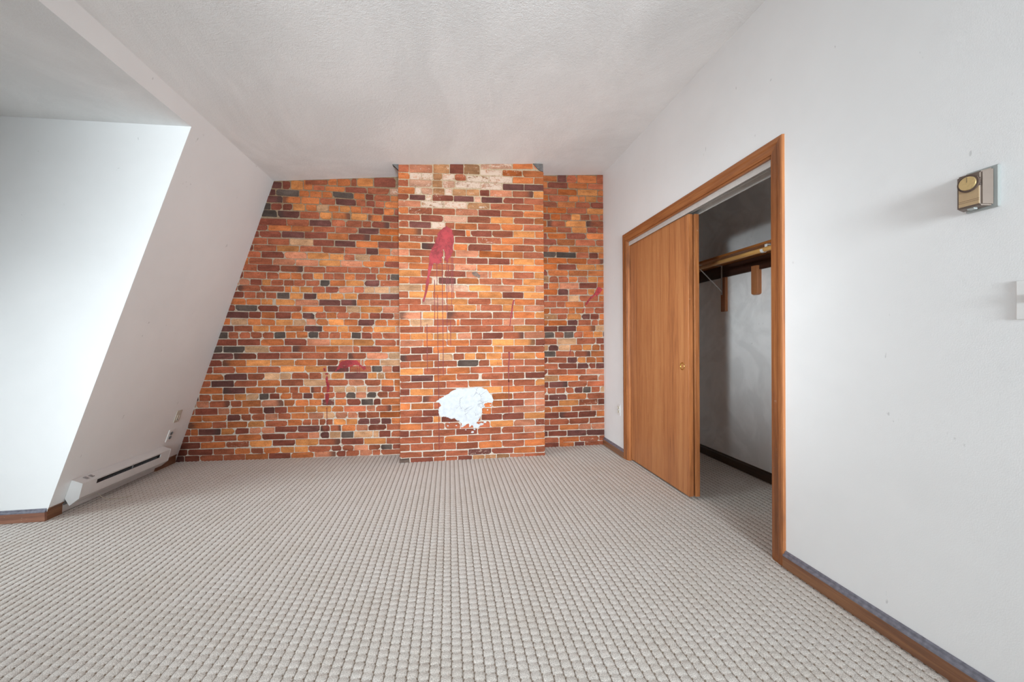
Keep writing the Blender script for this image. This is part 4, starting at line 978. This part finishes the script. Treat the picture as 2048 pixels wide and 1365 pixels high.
ribbon('paint_streak', [(-0.17, 1.88), (-0.185, 1.776), (-0.199, 1.695), (-0.209, 1.624), (-0.226, 1.558), (-0.238, 1.511)], 0.032, 0.014, ycf, M['red'], kb, 3, 'long red paint streak running down from the splash')
ribbon('paint_streak', [(0.628, 1.537), (0.612, 1.479), (0.605, 1.415), (0.592, 1.342), (0.584, 1.283)], 0.018, 0.008, ycf, M['red'], kb, 4, 'short red paint streak on the right of the chimney breast')
ribbon('paint_streak', [(0.575, 1.03), (0.577, 0.976), (0.569, 0.879), (0.57, 0.732)], 0.016, 0.007, ycf, M['drip'], kb, 6, 'dark red paint streak lower on the chimney breast')
DRIPS = [[(-0.112, 1.886), (-0.112, 1.668)], [(-0.107, 1.578), (-0.108, 1.057)], [(-0.061, 1.878), (-0.061, 1.341)], [(-0.058, 1.341), (-0.058, 0.809)], [(-0.018, 1.893), (-0.019, 1.103)], [(-0.002, 1.865), (-0.002, 1.603)], [(0.024, 1.937), (0.024, 1.475)], [(0.038, 1.937), (0.038, 1.532)], [(-0.104, 1.056), (-0.104, 0.715)], [(-0.102, 0.715), (-0.103, 0.102)], [(-0.207, 1.303), (-0.207, 0.85)], [(-0.264, 1.416), (-0.264, 1.237)], [(0.013, 1.341), (0.013, 1.093)], [(0.57, 0.757), (0.57, 0.405)], [(-0.134, 1.72), (-0.135, 1.341)]]
for k, d in enumerate(DRIPS):
    ribbon('paint_drip', d, 0.0062, 0.0048, ycf, M['drip'], kb, 20 + k)
sheet('soot_smear', ragged([(0.217, 1.794), (0.249, 1.808), (0.301, 1.769), (0.291, 1.742), (0.264, 1.753), (0.238, 1.768)], 3, 0.004, 2), ycf, 0.0026, 0.001, M['soot'], kb)
LS = [(-1.08, 0.918), (-1.047, 0.949), (-0.986, 0.957), (-0.916, 0.953), (-0.879, 0.918), (-0.862, 0.896), (-0.827, 0.893), (-0.822, 0.864), (-0.842, 0.855), (-0.87, 0.884), (-0.898, 0.906), (-0.916, 0.909), (-0.963, 0.895), (-0.996, 0.879), (-1.066, 0.877), (-1.108, 0.844), (-1.118, 0.849), (-1.092, 0.885)]
sheet('paint_splash', ragged(LS, 4, 0.004, 9), ybf, 0.0028, 0.0012, M['red'], wl, 'red paint splash on the brick wall left of the chimney')
for k, q in enumerate(([(-1.226, 0.882), (-1.206, 0.884), (-1.208, 0.852), (-1.229, 0.85)], [(-1.213, 0.831), (-1.178, 0.828), (-1.188, 0.814), (-1.211, 0.811)], [(-1.206, 0.797), (-1.188, 0.799), (-1.184, 0.707), (-1.202, 0.708), (-1.209, 0.763)], [(-1.201, 0.739), (-1.174, 0.738), (-1.177, 0.639), (-1.199, 0.633)], [(-1.216, 0.62), (-1.18, 0.628), (-1.178, 0.572), (-1.197, 0.511), (-1.213, 0.556)])):
    sheet('paint_blob', ragged(q, 4, 0.004, 30 + k), ybf, 0.0028, 0.0012, M['red'], wl)
ribbon('paint_drip', [(-1.2, 0.489), (-1.198, 0.239)], 0.006, 0.004, ybf, M['drip'], wl, 41)
for k, x in enumerate((-1.02, -0.975, -0.905, -0.885)):
    ribbon('paint_drip', [(x, 0.90), (x, 0.845 - 0.01 * k)], 0.004, 0.003, ybf, M['red'], wl, 50 + k)
RS = [(1.591, 1.71), (1.619, 1.716), (1.65, 1.684), (1.625, 1.649), (1.591, 1.616), (1.563, 1.621), (1.506, 1.567), (1.461, 1.513), (1.455, 1.532), (1.495, 1.586), (1.551, 1.634), (1.58, 1.678)]
sheet('paint_splash', ragged(RS, 4, 0.004, 12), ybf, 0.0028, 0.0012, M['red'], wr, 'red diagonal paint splash beside the white right wall')
sheet('paint_streak', [(1.440, 1.481), (1.448, 1.481), (1.427, 1.436), (1.418, 1.438)], ybf, 0.0028, 0.0012, M['red'], wr)
sheet('paint_streak', [(1.283, 1.04), (1.291, 1.04), (1.277, 0.98), (1.269, 0.984)], ybf, 0.0028, 0.0012, M['drip'], wr)
# torn plaster at the top corners of the chimney breast
zc_ = zceil(C0)
sheet('torn_plaster', [(C0 - .05, zc_ - .004), (C0 + .006, zc_ - .002), (C0 + .006, zc_ - .055), (C0 - .02, zc_ - .030)], ycf, 0.004, 0.04, M['flap'], kb, 'grey torn plaster at the top left chimney corner')
zc_ = zceil(0.87)
sheet('torn_plaster', [(0.826, zc_ - .004), (0.924, zc_ - .002), (0.926, zc_ - .078), (0.890, zc_ - .068), (0.856, zc_ - .040)], ycf, 0.005, 0.03, M['flap'], kb, 'grey torn plaster at the top right chimney corner')

# ------------------------------------------------------------------ closet trim, doors, fittings
# casing: stepped profile, mitred; in (s, x) where s runs outward from the opening
PROF = [(-0.006, 0.0), (-0.006, 0.0105), (0.010, 0.013), (0.030, 0.013), (0.040, 0.0165), (0.056, 0.0165), (0.064, 0.0145), (0.066, 0.0)]
def casing_path(corners, outs):
    """sweep PROF along corners; outs = outward direction scaled for the mitre at each corner"""
    bm = bmesh.new(); rings = []
    for c, o in zip(corners, outs):
        rings.append([bm.verts.new((W - d, c[0] + o[0] * s, c[1] + o[1] * s)) for s, d in PROF])
    n = len(PROF)
    for a, b in zip(rings[:-1], rings[1:]):
        for i in range(n): bm.faces.new((a[i], a[(i + 1) % n], b[(i + 1) % n], b[i]))
    bm.faces.new(rings[0]); bm.faces.new(rings[-1][::-1])
    return bm
root = empty('trim_1', (W, (OY0 + OY1) / 2, 0)); struct(root, 'orange-brown wooden casing around the closet doorway', 'door casing')
bm = casing_path([(OY0, 0), (OY0, ZH0)], [(-1, 0), (-1, 1)]); bm_obj('casing_side', bm, M['casing'], root)
bm = casing_path([(OY1, 0), (OY1, ZH1)], [(1, 0), (1, 1)]); bm_obj('casing_side', bm, M['casing'], root)
bm = casing_path([(OY0, ZH0), (OY1, ZH1)], [(-1, 1), (1, 1)]); bm_obj('casing_head', bm, M['casing_y'], root)
JT = 0.018
bm = bmesh.new(); box(bm, W - .004, W + WT + .004, OY0, OY0 + JT, 0, ZH0 - .001, .0015); bm_obj('jamb', bm, M['casing'], root)
bm = bmesh.new(); box(bm, W - .004, W + WT + .004, OY1 - JT, OY1, 0, ZH1 - .001, .0015); bm_obj('jamb', bm, M['casing'], root)
bm = bmesh.new(); a, b = OY0 + JT, OY1 - JT
hexa(bm, [(W - .004, a, zr(a) - JT), (W + WT + .004, a, zr(a) - JT), (W + WT + .004, b, zr(b) - JT), (W - .004, b, zr(b) - JT),
          (W - .004, a, zr(a)), (W + WT + .004, a, zr(a)), (W + WT + .004, b, zr(b)), (W - .004, b, zr(b))]); bm_obj('head_jamb', bm, M['casing_y'], root)
# sliding-door track under the head jamb
def track_bar(bm, xa, xb, d0, d1):
    p = []
    for d in (d1, d0):
        p += [(xa, a, zr(a) - JT - d), (xb, a, zr(a) - JT - d), (xb, b, zr(b) - JT - d), (xa, b, zr(b) - JT - d)]
    hexa(bm, p)
root = empty('trim_2', (W + .06, 2.68, 2.05)); struct(root, 'pale metal sliding-door track under the closet head', 'door track')
bm = bmesh.new(); track_bar(bm, W + .012, W + .108, 0.0, 0.003); bm_obj('track_plate', bm, M['track'], root)
for xa, d in ((W + .012, .036), (W + .058, .026), (W + .104, .040)):
    bm = bmesh.new(); track_bar(bm, xa, xa + .003, .003, d); bm_obj('track_flange', bm, M['track'], root)

def slide_door(name, xa, ya, yb, label, pull):
    ztop_ = zr(yb) - JT - .022
    bm = bmesh.new(); box(bm, xa, xa + .033, ya, yb, .016, ztop_, .0015)
    d = struct(bm_obj(name, bm, M['door']), label, 'closet door')
    bm = bmesh.new(); box(bm, xa + .001, xa + .032, ya - .0022, ya + .0005, .017, ztop_ - .001)
    bm_obj('edge_strip', bm, M['casing'], d)
    if pull:
        pz, py = 0.945, 2.685
        bm = bmesh.new()
        N = 28; rings = []
        for r, x in ((.0285, -.0004), (.0280, -.0022), (.0235, -.0026), (.0215, -.0006), (.0190, .0030), (.0010, .0034)):
            rings.append([bm.verts.new((xa + x - .001, py + r * .95 * math.cos(t), pz + r * math.sin(t))) for t in [2 * math.pi * i / N for i in range(N)]])
        for p, q in zip(rings[:-1], rings[1:]):
            for i in range(N): bm.faces.new((p[i], p[(i + 1) % N], q[(i + 1) % N], q[i]))
        bm.faces.new(rings[-1])
        o = bm_obj('finger_pull', bm, M['brass'], d, True); o['label'] = 'round brass finger pull'
    return d
slide_door('door_1', W + .024, 2.608, 3.520, 'front brown wooden sliding closet door with round brass pull', True)
slide_door('door_2', W + .069, 2.600, 3.512, 'rear brown sliding closet door tucked behind the front one', False)

# baseboards: board with a sloping top; the grey top has sky reflection painted in
def baseboard(name, run, y0, y1, mat, capmat, label, h=0.082, t=0.016, side=-1, base=0.0):
    """run 'y': along Y on a plane X=base, sticking out in direction side"""
    def prof(ps, q0, q1):
        bm = bmesh.new()
        if run == 'y': extrude_poly(bm, [(base + side * d, q0, z) for d, z in ps], (0, q1 - q0, 0))
        else: extrude_poly(bm, [(q0, base + side * d, z) for d, z in ps], (q1 - q0, 0, 0))
        return bm
    o = bm_obj(name, prof([(0, 0), (t, 0), (t, h * .72), (0, h * .72)], y0, y1), mat)
    struct(o, label, 'baseboard')
    bm_obj('top_moulding', prof([(0, h * .72), (t, h * .72), (t * .92, h * .80), (t * .45, h * .86), (t * .40, h * .95), (0.001, h)], y0, y1), capmat, o)
    return o
baseboard('baseboard_right_near', 'y', REAR + .02, OY0 - .066, M['base_y'], M['cap'], 'worn brown wooden baseboard along the right wall near the camera', .080, .020, -1, W)
baseboard('baseboard_right_far', 'y', OY1 + .066, B - .008, M['base_y'], M['cap'], 'short brown baseboard between the closet casing and the brick corner', .080, .018, -1, W)
baseboard('baseboard_closet', 'y', 1.42, 3.98, M['base_dark'], M['base_dark'], 'dark brown baseboard on the closet back wall', .082, .014, -1, WB)
baseboard('baseboard_dormer', 'x', -4.95, L0 + .0185, M['base_x'], M['cap'], 'brown baseboard along the dormer side wall', .080, .016, -1, DY)
def base_slope(name, ya, yb, label):
    # board standing in front of the leaning wall
    h, t = .080, .018
    ps = [(L0 - .001, 0.0), (L0 + t, 0.0), (L0 + t + .004, h * .74), (L0 + SL * h * .74, h * .74)]
    bm = bmesh.new(); extrude_poly(bm, [(x, ya, z) for x, z in ps], (0, yb - ya, 0))
    o = struct(bm_obj(name, bm, M['base_y']), label, 'baseboard')
    ps = [(L0 + SL * h * .74, h * .74), (L0 + t + .004, h * .74), (L0 + t + .003, h * .82), (L0 + SL * h + .006, h * .95), (L0 + SL * h + .001, h)]
    bm = bmesh.new(); extrude_poly(bm, [(x, ya, z) for x, z in ps], (0, yb - ya, 0))
    bm_obj('top_moulding', bm, M['base_y'], o)
base_slope('baseboard_left_near', DY - .0004, 3.104, 'short brown baseboard at the dormer corner beside the heater')
base_slope('baseboard_left_far', 3.972, 4.225, 'short brown baseboard between the heater and the brick wall')

# ------------------------------------------------------------------ objects
# baseboard heater on the leaning wall
HY0, HY1 = 3.104, 3.968
ht = empty('baseboard_heater', (-2.50, (HY0 + HY1) / 2, 0.05), 'white electric baseboard heater mounted low on the sloping left wall', 'heater')
def hx(z): return L0 + SL * z + .001
def prism(name, ps, ya, yb, mat, parent, label=None):
    bm = bmesh.new(); extrude_poly(bm, [(x, ya, z) for x, z in ps], (0, yb - ya, 0))
    es = [e for e in bm.edges]
    o = bm_obj(name, bm, mat, parent)
    if label: o['label'] = label
    return o
hood = [(hx(.222), .222), (-2.453, .194), (-2.4565, .183), (-2.4590, .1835), (-2.456, .1925), (hx(.2185), .2185)]
panel = [(-2.4622, .155), (-2.4765, .096), (-2.482, .092), (-2.4845, .094), (-2.4795, .099), (-2.4657, .155)]
lip = [(-2.484, .088), (-2.531, .050), (-2.536, .051), (-2.536, .054), (-2.488, .092)]
back = [(hx(.215), .215), (hx(.055), .055), (hx(.055) + .004, .055), (hx(.215) + .004, .215)]
endp = [(hx(.222), .222), (-2.452, .194), (-2.4765, .093), (-2.484, .088), (-2.533, .048), (hx(.100), .100)]
prism('top_hood', hood, HY0 + .004, HY1 - .004, M['heater'], ht)
prism('front_panel', panel, HY0 + .004, HY1 - .004, M['heater'], ht)
prism('bottom_lip', lip, HY0 + .012, HY1 - .012, M['heater'], ht)
prism('back_plate', back, HY0 + .004, HY1 - .004, M['grey'], ht)
prism('end_cap', endp, HY0, HY0 + .004, M['heater'], ht)
prism('end_cap', endp, HY1 - .004, HY1, M['heater'], ht)
fill = [(-2.453, .194), (-2.4622, .155), (-2.468, .155), (-2.458, .192)]
prism('front_cover', fill, HY0 + .004, 3.222, M['heater'], ht)
prism('front_cover', fill, 3.850, HY1 - .004, M['heater'], ht)
bm = bmesh.new()
for i in range(46):
    y = 3.235 + i * .0132
    box(bm, -2.520, -2.474, y, y + .0012, .105, .165)
bm_obj('heating_fins', bm, M['fin'], ht)
bm = bmesh.new(); cyl(bm, (-2.497, HY0 + .01, .135), (-2.497, HY1 - .01, .135), .008, n=12); bm_obj('heating_element', bm, M['fin'], ht)
for y in (3.545,):
    prism('slot_clip', [(-2.4545, .188), (-2.4625, .153), (-2.469, .153), (-2.461, .190)], y, y + .004, M['grey'], ht)
bm = bmesh.new()
dv = Vector((.062, 0, -.028)).normalized()
nv = Vector((.028, 0, .062)).normalized()
rr = random.Random(3)
for k in range(5):
    for y in (3.165, 3.205):
        c = Vector((-2.500, 0, .2180)) + dv * (k * .0065) + nv * .0002
        L_ = .026 + rr.uniform(-.006, .004)
        p = []
        for o_ in (0, .0004):
            for (d, yy) in ((0, y), (.0026, y), (.0026, y + L_), (0, y + L_)): p.append(c + dv * d + nv * (o_ - .0012) + Vector((0, yy, 0)))
        hexa(bm, p)
bm_obj('printed_label', bm, M['ink'], ht)['label'] = 'grey printed warning lines on the heater top'

# plates on the leaning wall: local frame
def slope_frame(y, z):
    nrm = Vector((1, 0, -SL)).normalized(); up = Vector((SL, 0, 1)).normalized(); yv = Vector((0, 1, 0))
    return Vector((L0 + SL * z, y, z)), nrm, up, yv
def plate_geo(bm, fr, w, h, t, du=0, dv_=0, dn=0.0, bevel=.002):
    o, nrm, up, yv = fr
    i0 = len(bm.verts)
    f = box(bm, -w / 2 + du, w / 2 + du, -h / 2 + dv_, h / 2 + dv_, dn, dn + t, bevel)
    bm.verts.ensure_lookup_table()
    for v in bm.verts[i0:]:
        c = v.co.copy(); v.co = o + yv * c.x + up * c.y + nrm * c.z
def wall_frame(y, z):
    return Vector((W, y, z)), Vector((-1, 0, 0)), Vector((0, 0, 1)), Vector((0, -1, 0))
def outlet(name, fr, label, cat, mat, duplex=True, group=None, sock='grey'):
    e = empty(name, fr[0], label, cat, group)
    bm = bmesh.new(); plate_geo(bm, fr, .070, .114, .005, 0, 0, .0004); bm_obj('cover_plate', bm, mat, e)
    if duplex:
        for s in (-1, 1):
            bm = bmesh.new(); plate_geo(bm, fr, .034, .028, .0018, 0, s * .0195, .005, .006); sk = bm_obj('socket', bm, M[sock], e)
            bm = bmesh.new()
            for d in (-.006, .006): plate_geo(bm, fr, .0022, .009, .0006, d, s * .0195 + .003, .0066, 0)
            plate_geo(bm, fr, .005, .005, .0006, 0, s * .0195 - .008, .0066, .0015)
            bm_obj('slots', bm, M['dark'], sk)
    bm = bmesh.new(); plate_geo(bm, fr, .006, .006, .0012, 0, 0 if duplex else .042, .0052, .0018); bm_obj('screw', bm, mat, e)
    return e
e = outlet('cover_plate', slope_frame(4.026, .475), 'beige blank cover plate, upper of two plates on the sloping wall', 'wall plate', M['beige'], False)
fr = slope_frame(4.026, .475)
bm = bmesh.new(); plate_geo(bm, fr, .030, .052, .0012, 0, -.012, .0052, .004); bm_obj('raised_panel', bm, M['beige'], e)
bm = bmesh.new(); plate_geo(bm, fr, .010, .008, .0012, 0.004, -.030, .0064, .002); bm_obj('jack', bm, M['grey'], e)
outlet('wall_outlet', slope_frame(4.012, .308), 'white duplex outlet low on the sloping wall above the heater end', 'outlet', M['white_plastic'])
outlet('wall_outlet', wall_frame(3.738, .447), 'white duplex outlet on the right wall between brick and closet casing', 'outlet', M['white_plastic'], sock='beige')

# light switch at the right edge of the picture
fr = wall_frame(.897, 1.256)
e = empty('light_switch', fr[0], 'white light switch plate at the right edge of the picture', 'light switch')
bm = bmesh.new(); plate_geo(bm, fr, .070, .116, .0055, 0, 0, .0004, .0025); bm_obj('cover_plate', bm, M['white_plastic'], e)
bm = bmesh.new(); plate_geo(bm, fr, .010, .024, .010, 0, .004, .005, .0025); bm_obj('toggle', bm, M['white_plastic'], e)
for s in (-1, 1):
    bm = bmesh.new(); plate_geo(bm, fr, .006, .006, .0012, 0, s * .030, .0056, .0018); bm_obj('screw', bm, M['white_metal'], e)

# thermostat
e = empty('thermostat', (W, 1.02, 1.60), 'gold and taupe wall thermostat with round dial on the right wall', 'thermostat')
bm = bmesh.new(); box(bm, W - .008, W - .0003, .966, 1.046, 1.546, 1.676, .003); bm_obj('back_plate', bm, M['clear'], e)
bm = bmesh.new()
xf, xb_ = W - .038, W - .006
hexa(bm, [(xb_, .976, 1.553), (xf, .989, 1.557), (xf, 1.049, 1.557), (xb_, 1.054, 1.553), (xb_, .976, 1.671), (xf, .989, 1.662), (xf, 1.049, 1.662), (xb_, 1.054, 1.671)])
bmesh.ops.recalc_face_normals(bm, faces=bm.faces[:])
bmesh.ops.bevel(bm, geom=bm.edges[:], offset=.004, segments=2, affect='EDGES')
bm_obj('case', bm, M['taupe'], e)
bm = bmesh.new(); box(bm, xf - .0012, xf + .001, .9925, 1.0435, 1.563, 1.618, .0008); bm_obj('face_plate', bm, M['tan_face'], e)
for z in (1.574, 1.579):
    bm = bmesh.new(); box(bm, xf - .0016, xf - .0008, .9925, 1.0435, z, z + .0008); bm_obj('groove_line', bm, M['brown'], e)
DYc, DZc = 1.0175, 1.632
bm = bmesh.new(); cyl(bm, (xf + .001, DYc, DZc), (xf - .006, DYc, DZc), .0275, .0265, 40); bm_obj('dial_ring', bm, M['brown'], e, False)
bm = bmesh.new(); cyl(bm, (xf - .006, DYc, DZc), (xf - .0095, DYc, DZc), .0215, .0205, 40); dl = bm_obj('dial', bm, M['gold'], e, False); dl['label'] = 'brushed gold dial'
bm = bmesh.new(); box(bm, xf - .0102, xf - .0094, DYc - .0004, DYc + .0004, DZc + .003, DZc + .019); bm_obj('pointer', bm, M['brown'], dl)
bm = bmesh.new()
for k in range(5):
    t = math.radians(-8 + 12 * k)
    y, z = DYc - .0300 * math.cos(t), DZc + .0300 * math.sin(t) - .004
    if y > .990: box(bm, xf - .0008, xf + .0002, y - .001, y + .001, z - .0006, z + .0006)
    else: box(bm, xf - .0008, xf + .003, .9905, .9925, DZc - .012 + .005 * k, DZc - .0105 + .005 * k)
bm_obj('scale_marks', bm, M['dark'], e)
bm = bmesh.new(); box(bm, W - .034, W - .020, 1.008, 1.026, 1.550, 1.556, .001); bm_obj('lever', bm, M['clear'], e)

# closet shelf, cleat, rod and brackets
SZ = 1.812
bm = bmesh.new(); box(bm, 2.205, WB - .001, 1.402, 3.998, SZ, SZ + .019, .0015)
tag(bm_obj('closet_shelf', bm, M['shelf']), 'orange-brown wooden shelf board running along the closet', 'shelf')
bm = bmesh.new(); box(bm, WB - .021, WB - .001, 1.402, 3.998, SZ - .108, SZ - .001, .002)
tag(bm_obj('shelf_cleat', bm, M['cleat']), 'dark brown cleat board on the closet wall under the shelf', 'cleat')
RX, RZ, RR = 2.190, 1.770, .0165
bm = bmesh.new(); cyl(bm, (RX, 1.402, RZ), (RX, 3.998, RZ), RR, n=24)
tag(bm_obj('closet_rod', bm, M['rod'], None, True), 'pale round wooden clothes rod below the shelf front', 'clothes rod')
def block(name, y0, y1, z0, z1, t, rounded, label):
    bm = bmesh.new()
    if rounded:
        r = (y1 - y0) / 2; cy = (y0 + y1) / 2
        pts = [(WB - .001 - t, y0, z1)] + [(WB - .001 - t, cy - r * math.cos(a), z0 + r * .55 - r * .55 * math.sin(a)) for a in [math.pi * i / 10 for i in range(11)]] + [(WB - .001 - t, y1, z1)]
        extrude_poly(bm, pts, (t, 0, 0))
    else: box(bm, WB - .001 - t, WB - .001, y0, y1, z0, z1, .003)
    tag(bm_obj(name, bm, M['block']), label, 'wood block')
block('support_block', 3.262, 3.320, 1.392, SZ - .109, .030, False, 'square-ended brown wood block under the cleat behind the metal bracket')
block('support_block', 2.868, 2.926, 1.502, SZ - .075, .045, True, 'round-ended brown wood block hanging on the cleat')
def bracket(y, label, ztip, group):
    e = empty('shelf_bracket', (WB - .03, y, 1.55), label, 'bracket', group)
    xw = WB - .033; w = .009
    bm = bmesh.new(); box(bm, xw - .0025, xw, y - w, y + w, ztip, SZ - .001, .0008); leg = bm_obj('wall_leg', bm, M['bracket'], e)
    for z in (ztip + .012, SZ - .03):
        bm = bmesh.new(); cyl(bm, (xw - .0024, y, z), (xw - .0045, y, z), .0036, .0028, 10); bm_obj('screw', bm, M['grey'], leg)
    bm = bmesh.new(); box(bm, 2.215, xw, y - w, y + w, SZ - .0035, SZ - .001, .0008); bm_obj('shelf_arm', bm, M['bracket'], e)
    bm = bmesh.new()
    a, b = Vector((xw - .003, y, ztip + .030)), Vector((2.222, y, SZ - .010))
    d = (b - a).normalized(); nrm = Vector((-d.z, 0, d.x)) * .0018
    hexa(bm, [a - nrm + Vector((0, -.006, 0)), a + nrm + Vector((0, -.006, 0)), a + nrm + Vector((0, .006, 0)), a - nrm + Vector((0, .006, 0)),
              b - nrm + Vector((0, -.006, 0)), b + nrm + Vector((0, -.006, 0)), b + nrm + Vector((0, .006, 0)), b - nrm + Vector((0, .006, 0))])
    bm_obj('diagonal_strut', bm, M['bracket'], e)
    return e
bracket(3.300, 'pale metal shelf bracket with diagonal strut beside the closet door edge', 1.545, None)
def rod_hook(y, label):
    e = empty('rod_holder', (RX, y, RZ), label, 'rod holder')
    bm = bmesh.new(); w = .011
    N = 14; outer, inner = [], []
    for i in range(N + 1):
        t = math.radians(170 + 215 * i / N)
        outer.append((math.cos(t) * (RR + .0045), math.sin(t) * (RR + .0045))); inner.append((math.cos(t) * (RR + .0006), math.sin(t) * (RR + .0006)))
    loop = outer + inner[::-1]
    extrude_poly(bm, [(RX + x, y - w, RZ + z) for x, z in loop], (0, 2 * w, 0)); bm_obj('hook', bm, M['white_plastic'], e)
    bm = bmesh.new(); box(bm, RX + RR + .001, RX + RR + .006, y - w, y + w, RZ - .002, SZ - .0065, .0008); bm_obj('hanger', bm, M['white_plastic'], e)
    bm = bmesh.new(); box(bm, RX + RR + .001, WB - .024, y - w, y + w, SZ - .0065, SZ - .001, .0008); bm_obj('arm', bm, M['white_plastic'], e)
rod_hook(2.494, 'white plastic rod holder gripping the clothes rod by the near jamb')

# loose bit of wire on the carpet by the heater
cu = bpy.data.curves.new('loose_wire', 'CURVE'); cu.dimensions = '3D'; cu.bevel_depth = .0022; cu.bevel_resolution = 3
sp = cu.splines.new('BEZIER'); P = [(-2.515, 3.30, .06), (-2.47, 3.31, .012), (-2.40, 3.325, .0035), (-2.345, 3.37, .0035)]
sp.bezier_points.add(len(P) - 1)
for q, c in zip(sp.bezier_points, P): q.co = c; q.handle_left_type = q.handle_right_type = 'AUTO'
cob = bpy.data.objects.new('tmp', cu); COL.objects.link(cob)
dg = bpy.context.evaluated_depsgraph_get(); me = bpy.data.meshes.new_from_object(cob.evaluated_get(dg))
bpy.data.objects.remove(cob); bpy.data.curves.remove(cu)
me.materials.clear(); me.materials.append(M['wire'])
o = bpy.data.objects.new('loose_wire', me); COL.objects.link(o)
tag(o, 'thin beige wire end curling onto the carpet under the heater', 'wire')
